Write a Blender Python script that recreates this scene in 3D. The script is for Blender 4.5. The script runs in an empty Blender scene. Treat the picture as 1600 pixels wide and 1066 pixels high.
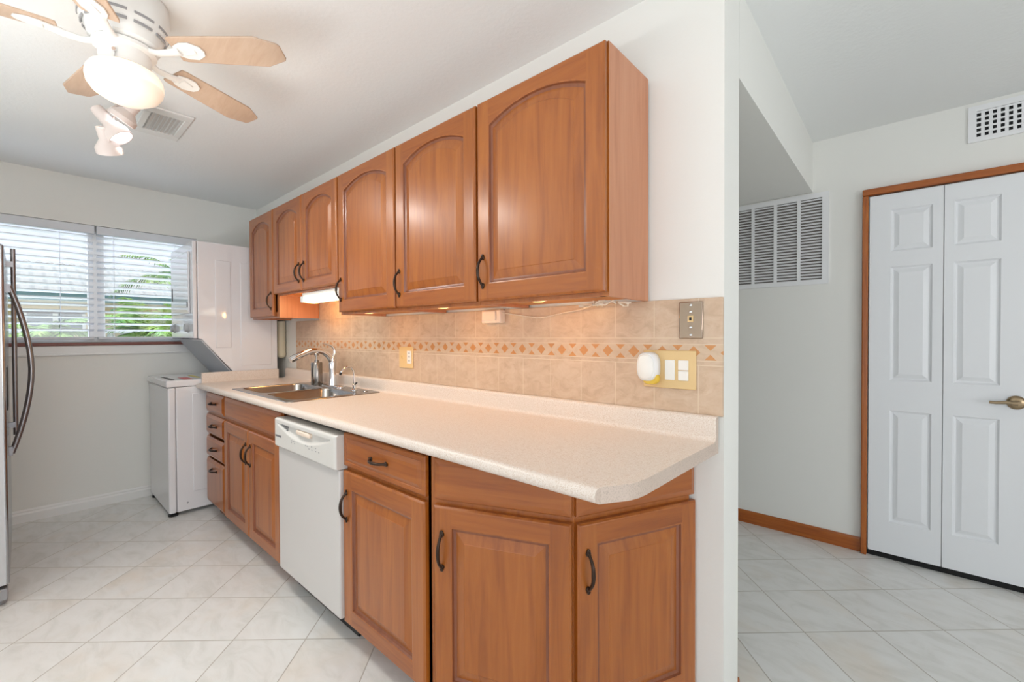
import bpy, bmesh, math, random
from mathutils import Vector, Matrix
random.seed(7)
scn = bpy.context.scene
COL = scn.collection
R = math.radians

# ------------------------------------------------------------------ camera
cam_d = bpy.data.cameras.new('camera'); cam = bpy.data.objects.new('camera', cam_d); COL.objects.link(cam)
cam_d.sensor_width = 36.0; cam_d.lens = 685.0 / 1600 * 36.0; cam_d.clip_start = 0.02
_y, _p, _r = R(48.2253), R(-0.7164), R(-0.2271)
_fw = Vector((-math.cos(_y), math.sin(_y), 0)); _rt = Vector((math.sin(_y), math.cos(_y), 0)); _up = Vector((0, 0, 1))
_f2 = _fw * math.cos(_p) + _up * math.sin(_p); _u2 = _up * math.cos(_p) - _fw * math.sin(_p)
_r3 = _rt * math.cos(_r) + _u2 * math.sin(_r); _u3 = _u2 * math.cos(_r) - _rt * math.sin(_r)
M = Matrix((_r3, _u3, -_f2)).transposed().to_4x4(); M.translation = Vector((0.4239, -1.4819, 1.2746))
cam.matrix_world = M
scn.camera = cam

# ------------------------------------------------------------------ view, world, big lights
scn.view_settings.view_transform = 'Standard'; scn.view_settings.look = 'None'
scn.view_settings.gamma = 1.0; scn.view_settings.use_curve_mapping = False
scn.view_settings.exposure = 0.0
scn.cycles.use_denoising = True
scn.cycles.max_bounces = 10; scn.cycles.diffuse_bounces = 6; scn.cycles.glossy_bounces = 5
scn.cycles.sample_clamp_indirect = 6.0; scn.cycles.caustics_reflective = False; scn.cycles.caustics_refractive = False

w = bpy.data.worlds.new('world'); scn.world = w; w.use_nodes = True
nt = w.node_tree; bg = nt.nodes['Background']
wc = nt.nodes.new('ShaderNodeTexCoord'); wsep = nt.nodes.new('ShaderNodeSeparateXYZ'); wr = nt.nodes.new('ShaderNodeValToRGB')
nt.links.new(wc.outputs['Generated'], wsep.inputs[0]); nt.links.new(wsep.outputs['Z'], wr.inputs[0]); nt.links.new(wr.outputs[0], bg.inputs[0])
wr.color_ramp.elements[0].position = 0.0; wr.color_ramp.elements[0].color = (0.83, 0.85, 0.95, 1)
wr.color_ramp.elements[1].position = 0.6; wr.color_ramp.elements[1].color = (0.55, 0.74, 1.0, 1)
bg.inputs[1].default_value = 1.2

def add_light(name, kind, loc, power, color=(1, 1, 1), aim=None, **kw):
    d = bpy.data.lights.new(name, kind); d.energy = power; d.color = color
    for k, v in kw.items(): setattr(d, k, v)
    o = bpy.data.objects.new(name, d); COL.objects.link(o); o.location = loc
    if aim is not None: o.rotation_euler = (Vector(aim) - Vector(loc)).to_track_quat('-Z', 'Y').to_euler()
    return o

# two added fill lamps behind the camera, then daylight entering by the kitchen window
add_light('fill_light_back', 'AREA', (0.7, -4.05, 1.15), 1.5, (1.0, 0.99, 0.98), (0.7, 0, 1.15), shape='RECTANGLE', size=3.0, size_y=2.0)
add_light('fill_light_side', 'AREA', (4.05, -1.6, 1.35), 45, (0.98, 0.99, 1.0), (0, -1.6, 1.35), shape='RECTANGLE', size=2.6, size_y=1.4)
add_light('daylight_kitchen_window', 'AREA', (-5.6, -1.4, 3.3), 200, (0.94, 0.97, 1.0), (-2.9, -1.3, 0.3), shape='RECTANGLE', size=2.0, size_y=1.4)
# two unseen uplights added as fill, throwing light on the ceiling
add_light('fill_uplight_kitchen', 'AREA', (-1.1, -2.28, 1.0), 30, (0.95, 0.985, 1.0), (-1.1, -2.279, 3.0), shape='RECTANGLE', size=2.8, size_y=0.3)
add_light('fill_uplight_near', 'AREA', (0.55, -1.9, 0.9), 6.5, (0.97, 0.99, 1.0), (0.2, -1.7, 3.0), shape='DISK', size=0.5)
add_light('daylight_sun', 'SUN', (-6, -6, 8), 3.4, (1.0, 0.97, 0.92), (-6.9, -3.6, 0), angle=R(2))

# ------------------------------------------------------------------ materials
def lin(c):
    return tuple(((x / 255) / 12.92 if x / 255 <= 0.04045 else ((x / 255 + 0.055) / 1.055) ** 2.4) for x in c) + (1,)
def mat(name, rgb, rough=0.5, metal=0.0, coat=0.0, coat_r=0.1, emit=None, es=0.0, spec=0.5):
    m = bpy.data.materials.new(name); m.use_nodes = True; b = m.node_tree.nodes['Principled BSDF']
    b.inputs['Base Color'].default_value = lin(rgb); b.inputs['Roughness'].default_value = rough; b.inputs['Metallic'].default_value = metal
    b.inputs['Coat Weight'].default_value = coat; b.inputs['Coat Roughness'].default_value = coat_r; b.inputs['Specular IOR Level'].default_value = spec
    if emit: b.inputs['Emission Color'].default_value = lin(emit); b.inputs['Emission Strength'].default_value = es
    return m
class NT:
    def __init__(s, m): s.t = m.node_tree; s.b = s.t.nodes['Principled BSDF']
    def n(s, typ, **kw):
        x = s.t.nodes.new(typ)
        for k, v in kw.items(): setattr(x, k, v)
        return x
    def l(s, a, b): s.t.links.new(a, b)
    def put(s, inp, v):
        if isinstance(v, (int, float)): inp.default_value = v
        elif isinstance(v, tuple): inp.default_value = v
        else: s.l(v, inp)
    def math(s, op, a, b=0.0, c=None, clamp=False):
        x = s.n('ShaderNodeMath', operation=op, use_clamp=clamp); s.put(x.inputs[0], a); s.put(x.inputs[1], b)
        if c is not None: s.put(x.inputs[2], c)
        return x.outputs[0]
    def mix(s, f, a, b):
        x = s.n('ShaderNodeMix', data_type='RGBA'); s.put(x.inputs[0], f); s.put(x.inputs[6], a); s.put(x.inputs[7], b); return x.outputs[2]
    def pos(s): return s.n('ShaderNodeNewGeometry').outputs['Position']
    def sep(s, v):
        x = s.n('ShaderNodeSeparateXYZ'); s.l(v, x.inputs[0]); return x.outputs
    def scaled(s, v, sc, rot=(0, 0, 0)):
        x = s.n('ShaderNodeMapping'); x.inputs['Scale'].default_value = sc; x.inputs['Rotation'].default_value = rot; s.l(v, x.inputs[0]); return x.outputs[0]
    def noise(s, v, sc, det=4, rough=0.55, dist=0.0):
        x = s.n('ShaderNodeTexNoise'); s.l(v, x.inputs['Vector']); x.inputs['Scale'].default_value = sc; x.inputs['Detail'].default_value = det
        x.inputs['Roughness'].default_value = rough; x.inputs['Distortion'].default_value = dist; return x.outputs['Fac']
    def ramp(s, f, stops):
        x = s.n('ShaderNodeValToRGB'); s.l(f, x.inputs[0]); e = x.color_ramp.elements
        while len(e) < len(stops): e.new(0.5)
        for q, (p, c) in zip(e, stops): q.position = p; q.color = c
        return x.outputs[0]
    def bump(s, h, strength=0.2, dist=0.002):
        x = s.n('ShaderNodeBump'); x.inputs['Strength'].default_value = strength; x.inputs['Distance'].default_value = dist; s.l(h, x.inputs['Height']); s.l(x.outputs[0], s.b.inputs['Normal'])

def wood(name, dark, mid, light, horizontal=False, rough=0.36, coat=0.4, stave=0.085, var=0.16, grain=(16, 16, 1.1)):
    m = mat(name, mid, rough, coat=coat, coat_r=0.24); t = NT(m); p = t.pos()
    sc = grain if not horizontal else (1.3, 1.3, 22)
    g = t.noise(t.scaled(p, sc), 2.2, 6, 0.6, 0.6)
    blot = t.noise(t.scaled(p, (3, 3, 1.2) if not horizontal else (1.2, 1.2, 3)), 2.0, 3)
    col = t.ramp(g, [(0.22, lin(dark)), (0.5, lin(mid)), (0.78, lin(light))])
    s3 = t.sep(p)
    if not horizontal:
        q = t.math('FLOOR', t.math('DIVIDE', t.math('ADD', s3[0], t.math('MULTIPLY', s3[1], 0.73)), stave))
    else:
        q = t.math('FLOOR', t.math('DIVIDE', s3[2], 0.4))
    wn = t.n('ShaderNodeTexWhiteNoise', noise_dimensions='1D'); t.l(q, wn.inputs['W'])
    f = t.math('ADD', t.math('MULTIPLY', wn.outputs['Value'], var), t.math('MULTIPLY', blot, 0.22))
    f = t.math('SUBTRACT', f, 0.06, clamp=True)
    col = t.mix(f, col, lin(dark))
    t.l(col, t.b.inputs['Base Color']); t.bump(g, 0.06, 0.001)
    return m
W_V = wood('maple_vertical', (132, 66, 14), (165, 92, 27), (180, 107, 38))
W_H = wood('maple_horizontal', (130, 63, 13), (161, 88, 25), (174, 101, 35), True)
W_GROOVE_SHADE = wood('groove_shade', (112, 58, 30), (134, 74, 42), (146, 84, 50))  # groove shade painted in as a darker wood colour to bring out relief
W_SIDE = wood('maple_side_veneer', (176, 112, 76), (194, 132, 96), (202, 142, 106), rough=0.4, coat=0.1, stave=9, var=0.0)
W_UNDER = wood('unfinished_underside', (186, 120, 66), (206, 142, 84), (214, 152, 96), True, rough=0.6, coat=0)
OAK = wood('oak_trim', (128, 62, 14), (172, 92, 26), (190, 112, 40), rough=0.35, coat=0.2, stave=9, var=0.0, grain=(30, 30, 2))
OAK_H = wood('oak_trim_horizontal', (128, 62, 14), (170, 90, 26), (190, 112, 40), True, rough=0.35, coat=0.2)
BLADE = wood('fan_blade_maple', (178, 150, 128), (188, 162, 140), (196, 172, 152), rough=0.4, coat=0.1, stave=9, var=0.0, grain=(3, 22, 22))
SILL = mat('reddish_sill', (128, 72, 60), 0.4)
TOE = mat('toe_kick_board', (120, 72, 42), 0.6)

def painted(name, rgb, rough=0.6, bump=0.0, scale=60):
    m = mat(name, rgb, rough)
    t = NT(m); n = t.noise(t.pos(), scale, 3, 0.6)
    t.l(t.mix(t.math('MULTIPLY', n, 0.05), lin(rgb), lin(tuple(c - 14 for c in rgb))), t.b.inputs['Base Color'])
    if bump: t.bump(n, bump, 0.003)
    return m
WALL = painted('wall_paint', (236, 236, 231), 0.55, 0.10, 90)
CEIL = painted('ceiling_texture', (236, 238, 237), 0.8, 0.35, 55)
WHITE = mat('white_gloss_paint', (238, 239, 240), 0.32)
DOORW = mat('door_white', (234, 236, 238), 0.38)
TRIMW = mat('white_trim', (236, 236, 234), 0.35)
APPL = mat('white_appliance_enamel', (232, 231, 233), 0.07, coat=0.5, coat_r=0.03)
DWW = mat('dishwasher_white', (208, 205, 202), 0.28)
DWP = mat('dishwasher_panel_white', (218, 216, 211), 0.3)
GREY = mat('grey_plastic', (150, 150, 152), 0.4)
LGREY = mat('light_grey_metal', (176, 178, 180), 0.4)
DARK = mat('dark_void', (22, 22, 22), 0.8)
BLACK = mat('black_plastic', (24, 24, 26), 0.35)
BRONZE = mat('oiled_bronze', (66, 52, 44), 0.3, 0.85)
LEVER = mat('antique_brass_lever', (160, 140, 112), 0.28, 0.95)
CHROME = mat('chrome', (225, 226, 228), 0.06, 1.0)
IVORY = mat('ivory_plastic', (226, 196, 142), 0.35)
SWITCH = mat('white_switch', (240, 238, 232), 0.35)
PINKW = mat('warm_white_plastic', (240, 222, 204), 0.4)
GLOW_FAN = mat('fan_bowl_glass', (255, 244, 230), 0.3, emit=(255, 232, 205), es=0.4)
GLOW_SPOT = mat('spot_lens_glow', (250, 250, 255), 0.3, emit=(244, 248, 255), es=2.0)
GLOW_STRIP = mat('strip_lens_glow', (255, 250, 240), 0.3, emit=(255, 238, 205), es=2.2)
GLOW_PUCK = mat('puck_lens_glow', (255, 230, 180), 0.3, emit=(255, 206, 130), es=2.5)
FANW = mat('fan_white_enamel', (226, 226, 224), 0.3)
TRACKW = mat('spot_head_white', (226, 214, 208), 0.4)
OILY = mat('yellow_oil', (226, 190, 70), 0.15)

def steel(name, rgb, rough, stretch):
    m = mat(name, rgb, rough, 1.0); t = NT(m)
    n = t.noise(t.scaled(t.pos(), stretch), 30, 3)
    t.l(t.math('ADD', t.math('MULTIPLY', n, 0.14), rough - 0.07), t.b.inputs['Roughness'])
    return m
STEEL = steel('brushed_steel', (158, 153, 148), 0.24, (1, 14, 14))
FRIDGE_STEEL = steel('fridge_steel', (172, 174, 178), 0.22, (14, 1, 1))
FRIDGE_SIDE = mat('fridge_side_grey', (190, 191, 193), 0.45, 0.2)
HANDLE_STEEL = mat('fridge_handle_steel', (142, 140, 142), 0.28, 0.9)
PLATE_STEEL = mat('steel_wall_plate', (170, 152, 136), 0.2, 1.0)

# laminate counter
LAM = mat('speckled_laminate', (226, 208, 188), 0.38); t = NT(LAM); p = t.pos()
n1 = t.noise(p, 260, 2, 0.7); n2 = t.noise(p, 420, 1, 0.5)
c = t.ramp(n1, [(0.34, lin((212, 194, 176))), (0.48, lin((228, 215, 203))), (0.62, lin((233, 222, 212)))])
c = t.mix(t.math('GREATER_THAN', n2, 0.66), c, lin((242, 236, 228)))
t.l(c, t.b.inputs['Base Color'])
LAM2 = mat('laminate_cut_edge', (206, 188, 174), 0.5); t = NT(LAM2); p = t.pos(); n1 = t.noise(p, 260, 2, 0.7)
t.l(t.ramp(n1, [(0.34, lin((186, 168, 154))), (0.52, lin((206, 188, 174)))]), t.b.inputs['Base Color'])

# floor tile: square tiles laid on the diagonal
FLOOR = mat('ceramic_floor_tile', (214, 211, 203), 0.3); t = NT(FLOOR); p = t.pos(); s3 = t.sep(p)
ca, sa, TS = math.cos(R(42.6)), math.sin(R(42.6)), 0.3027
a = t.math('ADD', t.math('MULTIPLY', s3[0], ca), t.math('MULTIPLY', s3[1], sa))
b = t.math('SUBTRACT', t.math('MULTIPLY', s3[1], ca), t.math('MULTIPLY', s3[0], sa))
a = t.math('SUBTRACT', t.math('DIVIDE', a, TS), 0.92); b = t.math('DIVIDE', t.math('SUBTRACT', b, 1.372), TS)
def edge(v):
    f = t.math('SUBTRACT', v, t.math('FLOOR', v)); return t.math('MINIMUM', f, t.math('SUBTRACT', 1.0, f))
e = t.math('MINIMUM', edge(a), edge(b))
grout = t.math('LESS_THAN', e, 0.0075)
cmb = t.n('ShaderNodeCombineXYZ'); t.l(t.math('FLOOR', a), cmb.inputs[0]); t.l(t.math('FLOOR', b), cmb.inputs[1])
wn = t.n('ShaderNodeTexWhiteNoise', noise_dimensions='3D'); t.l(cmb.outputs[0], wn.inputs['Vector'])
va = t.n('ShaderNodeVectorMath', operation='ADD'); t.l(p, va.inputs[0])
vm = t.n('ShaderNodeVectorMath', operation='SCALE'); t.l(wn.outputs['Color'], vm.inputs[0]); vm.inputs[3].default_value = 7.0; t.l(vm.outputs[0], va.inputs[1])
n1 = t.noise(t.scaled(va.outputs[0], (1, 2.2, 1), (0, 0, R(20))), 6, 6, 0.62, 0.8); n2 = t.noise(va.outputs[0], 3.2, 3)
c = t.ramp(n1, [(0.3, lin((220, 219, 214))), (0.52, lin((232, 231, 228))), (0.75, lin((236, 236, 234)))])
c = t.mix(t.math('MULTIPLY', t.math('SUBTRACT', n2, 0.52, clamp=True), 1.6), c, lin((226, 206, 180)))
c = t.mix(t.math('MULTIPLY', wn.outputs['Value'], 0.10), c, lin((218, 217, 212)))
c = t.mix(grout, c, lin((178, 172, 162)))
t.l(c, t.b.inputs['Base Color'])
t.l(t.math('ADD', t.math('MULTIPLY', grout, 0.5), 0.26), t.b.inputs['Roughness'])
t.bump(t.math('MINIMUM', e, 0.016), 0.4, 0.02)

# travertine backsplash with inlaid diamond border
SPL = mat('travertine_splash', (214, 190, 160), 0.36); t = NT(SPL); p = t.pos(); s3 = t.sep(p); X, Z = s3[0], s3[2]
n1 = t.noise(t.scaled(p, (1, 1, 1.5)), 14, 6, 0.65, 1.0); n2 = t.noise(p, 45, 4, 0.7, 0.6)
stone = t.ramp(n1, [(0.3, lin((192, 164, 138))), (0.5, lin((208, 182, 156))), (0.72, lin((217, 195, 173)))])
stone = t.mix(t.math('MULTIPLY', t.math('SUBTRACT', n2, 0.55, clamp=True), 2.2), stone, lin((196, 166, 134)))
q = t.math('DIVIDE', t.math('ADD', X, 0.075), 0.15)
qw = t.n('ShaderNodeTexWhiteNoise', noise_dimensions='1D'); t.l(t.math('ADD', t.math('FLOOR', q), t.math('MULTIPLY', t.math('GREATER_THAN', Z, 1.2), 40.0)), qw.inputs['W'])
stone = t.mix(t.math('MULTIPLY', qw.outputs['Value'], 0.18), stone, lin((204, 178, 150)))
P0 = 0.1055
fr = t.math('DIVIDE', t.math('ADD', X, 0.407), P0); fr = t.math('SUBTRACT', fr, t.math('FLOOR', t.math('ADD', fr, 0.5)))
dx = t.math('MULTIPLY', t.math('ABSOLUTE', fr), P0); dx2 = t.math('SUBTRACT', P0 / 2, dx)
dz = t.math('ABSOLUTE', t.math('SUBTRACT', Z, 1.2165))
dia = t.math('LESS_THAN', t.math('ADD', dx, dz), 0.0215)
tri = t.math('MULTIPLY', t.math('LESS_THAN', t.math('ADD', dx2, 0.006), dz), t.math('LESS_THAN', dz, 0.0245))
inlay = t.math('MAXIMUM', dia, tri)
def line(v, at, hw): return t.math('LESS_THAN', t.math('ABSOLUTE', t.math('SUBTRACT', v, at)), hw)
g = t.math('SUBTRACT', q, t.math('FLOOR', q)); g = t.math('MINIMUM', g, t.math('SUBTRACT', 1.0, g))
vert = t.math('LESS_THAN', g, 0.009)
outside = t.math('GREATER_THAN', t.math('ABSOLUTE', t.math('SUBTRACT', Z, 1.2195)), 0.0445)
vert = t.math('MULTIPLY', vert, outside)
gl = t.math('MAXIMUM', vert, t.math('MAXIMUM', t.math('MAXIMUM', line(Z, 1.264, 0.0014), line(Z, 1.175, 0.0014)), t.math('MAXIMUM', line(Z, 1.2435, 0.001), line(Z, 1.1895, 0.001))))
inl = t.mix(n2, lin((196, 130, 72)), lin((212, 156, 100)))
border = t.math('LESS_THAN', dz, 0.027)
c = t.mix(t.math('MULTIPLY', border, 0.35), stone, lin((216, 192, 162)))
c = t.mix(inlay, c, inl); c = t.mix(gl, c, lin((222, 203, 178)))
t.l(c, t.b.inputs['Base Color']); t.bump(t.math('SUBTRACT', 1.0, gl), 0.25, 0.002)

# window glass: mostly clear with a faint reflection
GLASS = bpy.data.materials.new('window_glass'); GLASS.use_nodes = True; gt = GLASS.node_tree; gt.nodes.remove(gt.nodes['Principled BSDF'])
g1 = gt.nodes.new('ShaderNodeBsdfTransparent'); g2 = gt.nodes.new('ShaderNodeBsdfGlossy'); g2.inputs['Roughness'].default_value = 0.0
g3 = gt.nodes.new('ShaderNodeMixShader'); g3.inputs[0].default_value = 0.05
gt.links.new(g1.outputs[0], g3.inputs[1]); gt.links.new(g2.outputs[0], g3.inputs[2]); gt.links.new(g3.outputs[0], gt.nodes['Material Output'].inputs[0])
SLAT = mat('blind_slat_white', (224, 228, 234), 0.45)
LEAF = mat('palm_leaf', (120, 158, 74), 0.45); t = NT(LEAF); n1 = t.noise(t.pos(), 2.5, 3)
t.l(t.ramp(n1, [(0.35, lin((74, 122, 62))), (0.52, lin((140, 176, 88))), (0.66, lin((190, 206, 130)))]), t.b.inputs['Base Color'])
BARK = mat('palm_bark', (150, 136, 116), 0.8)
ROOFT = mat('roof_tile', (186, 184, 178), 0.7)
TEAL = mat('teal_fascia', (112, 150, 152), 0.6)
STUCCO = painted('cream_stucco', (226, 208, 178), 0.8, 0.1, 30)
HGLASS = mat('house_window_glass', (96, 116, 130), 0.1)
LAWN = mat('ground_outside', (150, 160, 130), 0.9)

# ------------------------------------------------------------------ mesh tools
class MB:
    def __init__(s, T=None): s.v = []; s.f = []; s.m = []; s.T = T or Matrix()
    def add(s, vs, fs, mi=0):
        o = len(s.v); s.v += [s.T @ Vector(v) for v in vs]; s.f += [tuple(i + o for i in f) for f in fs]; s.m += [mi] * len(fs); return s
    def box(s, x0, x1, y0, y1, z0, z1, mi=0):
        return s.add([(x0, y0, z0), (x1, y0, z0), (x1, y1, z0), (x0, y1, z0), (x0, y0, z1), (x1, y0, z1), (x1, y1, z1), (x0, y1, z1)],
                     [(0, 3, 2, 1), (4, 5, 6, 7), (0, 1, 5, 4), (1, 2, 6, 5), (2, 3, 7, 6), (3, 0, 4, 7)], mi)
    def prism(s, poly, axis, a0, a1, mi=0):
        def P(p, a): return {'x': (a, p[0], p[1]), 'y': (p[0], a, p[1]), 'z': (p[0], p[1], a)}[axis]
        n = len(poly)
        return s.add([P(p, a0) for p in poly] + [P(p, a1) for p in poly],
                     [tuple(range(n))[::-1], tuple(range(n, 2 * n))] + [(i, (i + 1) % n, n + (i + 1) % n, n + i) for i in range(n)], mi)
    def loft(s, rings, cap0=True, cap1=True, mi=0):
        n = len(rings[0]); vs = [p for r in rings for p in r]; fs = []
        for k in range(len(rings) - 1):
            for i in range(n): fs.append((k * n + i, k * n + (i + 1) % n, (k + 1) * n + (i + 1) % n, (k + 1) * n + i))
        if cap0: fs.append(tuple(range(n))[::-1])
        if cap1: fs.append(tuple(range((len(rings) - 1) * n, len(rings) * n)))
        return s.add(vs, fs, mi)
    def tube(s, path, rad, n=10, mi=0, cap=True, flat=1.0):
        path = [Vector(p) for p in path]
        if isinstance(rad, (int, float)): rad = [rad] * len(path)
        rings = []; up = None
        for i, p in enumerate(path):
            d = (path[min(i + 1, len(path) - 1)] - path[max(i - 1, 0)]).normalized()
            if up is None:
                up = Vector((0, 0, 1)) if abs(d.z) < 0.9 else Vector((1, 0, 0))
            a = (up - d * up.dot(d)).normalized(); b2 = d.cross(a); up = a
            rings.append([p + a * (rad[i] * math.cos(2 * math.pi * k / n)) + b2 * (rad[i] * flat * math.sin(2 * math.pi * k / n)) for k in range(n)])
        return s.loft(rings, cap, cap, mi)
    def lathe(s, prof, c=(0, 0, 0), n=32, mi=0, axis=None, cap=True):
        c = Vector(c); q = Vector((0, 0, 1)).rotation_difference(Vector(axis)) if axis is not None else None
        rings = []
        for r, z in prof:
            ring = []
            for k in range(n):
                v = Vector((max(r, 1e-4) * math.cos(2 * math.pi * k / n), max(r, 1e-4) * math.sin(2 * math.pi * k / n), z))
                if q: v = q @ v
                ring.append(c + v)
            rings.append(ring)
        return s.loft(rings, cap, cap, mi)

def frame(mb, x0, x1, z0, z1, wl, wr, wb, wt, ya, yb, mi=0):
    rc = lambda l, r, b_, t_, y: [(x0 + l, y, z0 + b_), (x1 - r, y, z0 + b_), (x1 - r, y, z1 - t_), (x0 + l, y, z1 - t_)]
    a, b_ = rc(0, 0, 0, 0, yb), rc(0, 0, 0, 0, ya); c_, d = rc(wl, wr, wb, wt, ya), rc(wl, wr, wb, wt, yb)
    return mb.loft([a, b_, c_, d, a], False, False, mi)
def parent_off(p):
    o = Vector((0, 0, 0))
    while p is not None: o += p.location; p = p.parent
    return o
def build(name, mb, mats, parent=None, bevel=0.0, smooth=35, seg=2, recalc=True):
    if not isinstance(mats, (list, tuple)): mats = [mats]
    me = bpy.data.meshes.new(name); off = parent_off(parent)
    me.from_pydata([tuple(v - off) for v in mb.v], [], mb.f)
    for mm in mats: me.materials.append(mm)
    for i, pl in enumerate(me.polygons): pl.material_index = mb.m[i]
    if recalc:
        bm = bmesh.new(); bm.from_mesh(me); bmesh.ops.recalc_face_normals(bm, faces=bm.faces); bm.to_mesh(me); bm.free()
    if smooth:
        me.shade_smooth(); me.set_sharp_from_angle(angle=R(smooth))
    o = bpy.data.objects.new(name, me); COL.objects.link(o)
    if parent is not None: o.parent = parent
    if bevel:
        md = o.modifiers.new('bevel', 'BEVEL'); md.width = bevel; md.segments = seg; md.limit_method = 'ANGLE'; md.angle_limit = R(40); md.harden_normals = False
    return o
def thing(name, label, cat, loc, group=None):
    o = bpy.data.objects.new(name, None); COL.objects.link(o); o.location = loc; o.empty_display_size = 0.1
    return tag(o, label, cat, group)
def tag(o, label, cat, group=None):
    o['label'] = label; o['category'] = cat
    if group: o['group'] = group
    return o
def struct(name, mb, m, parent=None, label=None, **kw):
    o = build(name, mb, m, parent, **kw); o['kind'] = 'structure'
    if label: o['label'] = label
    return o
def struct_empty(name, loc, label):
    o = bpy.data.objects.new(name, None); COL.objects.link(o); o.location = loc; o['kind'] = 'structure'; o['label'] = label; return o
def Box(*a): return MB().box(*a)

# ------------------------------------------------------------------ room shell
XF, ZC, YC, TH = -4.10, 2.458, 1.79, 0.1625
YO, YB, XR = -2.42, -3.9, 3.8
struct('floor', Box(XF - 0.2, XR + 0.2, YB - 0.2, YC + 0.2, -0.12, 0.0), FLOOR, label='pale ceramic floor tiles laid on the diagonal', smooth=0)
struct('ceiling', Box(XF - 0.2, XR + 0.2, YB - 0.2, YC + 0.2, ZC, ZC + 0.12), CEIL, label='white textured ceiling', smooth=0)
struct('wall_kitchen', Box(XF, 0.0, 0.0, TH, 0.0, ZC), WALL, label='white wall carrying the cabinets', smooth=0)
struct('wall_soffit', MB().box(XF, 0.0, TH + 0.002, YC, 2.152, ZC), WALL, label='lowered white soffit over the hallway', smooth=0)
struct('wall_closet', Box(XF, XR, YC, YC + 0.14, 0.0, ZC), WALL, label='white hall wall with the folding closet door', smooth=0)
WY0, WY1, WZ0, WZ1 = -2.2, -0.47, 1.235, 2.112     # kitchen window opening
mb = MB().box(XF - 0.16, XF, YO, WY0, 0, ZC).box(XF - 0.16, XF, WY1, YC, 0, ZC).box(XF - 0.16, XF, WY0, WY1, 0, WZ0).box(XF - 0.16, XF, WY0, WY1, WZ1, ZC)
struct('wall_far', mb, WALL, label='white end wall with the window', smooth=0)
struct('wall_fridge', Box(XF, -1.9, YO - 0.14, YO, 0, ZC), WALL, smooth=0)
struct('wall_return', Box(-2.04, -1.9, YB, YO - 0.14, 0, ZC), WALL, smooth=0)
mb = MB().box(-2.04, -0.9, YB - 0.14, YB, 0, ZC).box(2.3, XR, YB - 0.14, YB, 0, ZC).box(-0.9, 2.3, YB - 0.14, YB, 2.2, ZC)
struct('wall_back', mb, WALL, smooth=0)
mb = MB().box(XR, XR + 0.14, YB, -3.0, 0, ZC).box(XR, XR + 0.14, -0.2, YC, 0, ZC).box(XR, XR + 0.14, -3.0, -0.2, 0, 0.6).box(XR, XR + 0.14, -3.0, -0.2, 2.1, ZC)
struct('wall_right', mb, WALL, smooth=0)
# white baseboard under the window
prof = [(XF, 0), (XF + 0.016, 0), (XF + 0.016, 0.055), (XF + 0.010, 0.066), (XF + 0.010, 0.074), (XF + 0.004, 0.084), (XF, 0.084)]
struct('baseboard_far', MB().prism(prof, 'y', YO, -0.07), TRIMW, label='white baseboard under the window', smooth=0)
prof = [(YC, 0), (YC - 0.012, 0), (YC - 0.012, 0.07), (YC - 0.006, 0.081), (YC, 0.081)]
struct('baseboard_closet', MB().prism(prof, 'x', -2.5, 0.241), OAK_H, label='oak baseboard along the hall wall', smooth=0)
prof = [(TH, 0), (TH + 0.012, 0), (TH + 0.012, 0.07), (TH + 0.006, 0.081), (TH, 0.081)]
struct('baseboard_hall', MB().prism(prof, 'x', -2.5, 0.004), OAK_H, label='oak baseboard at the end of the kitchen wall', smooth=0)
struct('wall_backsplash', MB().box(-3.215, 0.0, -0.011, 0.0, 1.0145, 1.394).box(-2.799, -1.926, -0.0108, 0.0, 1.3942, 1.556), SPL, label='travertine tile backsplash with a diamond border', bevel=0.002, smooth=0)

# ------------------------------------------------------------------ kitchen window
win = struct_empty('window_1', (XF, -1.3, WZ0), 'sliding kitchen window with a white frame')
mb = MB().box(XF - 0.11, XF - 0.06, WY0, WY0 + 0.04, WZ0, WZ1).box(XF - 0.11, XF - 0.06, WY1 - 0.04, WY1, WZ0, WZ1)
mb.box(XF - 0.11, XF - 0.06, WY0, WY1, WZ0, WZ0 + 0.04).box(XF - 0.11, XF - 0.06, WY0, WY1, WZ1 - 0.04, WZ1)
build('window_frame', mb, WHITE, win, bevel=0.004)
build('mullion', Box(XF - 0.105, XF - 0.055, -1.145, -1.05, WZ0 + 0.035, WZ1 - 0.035), WHITE, win, bevel=0.005)
build('pane', Box(XF - 0.088, XF - 0.084, WY0 + 0.038, -1.14, WZ0 + 0.038, WZ1 - 0.038), GLASS, win, smooth=0)
build('pane', Box(XF - 0.078, XF - 0.074, -1.055, WY1 - 0.038, WZ0 + 0.038, WZ1 - 0.038), GLASS, win, smooth=0)
build('sill', Box(XF - 0.058, XF + 0.018, WY0, WY1, WZ0 - 0.022, WZ0), SILL, win, bevel=0.003)['label'] = 'narrow reddish brown sill'
build('apron', MB().box(XF + 0.0, XF + 0.012, WY0, WY1 - 0.02, WZ0 - 0.085, WZ0 - 0.023).box(XF, XF + 0.018, WY0, WY1 - 0.02, WZ0 - 0.093, WZ0 - 0.08), TRIMW, win, bevel=0.003)

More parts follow.
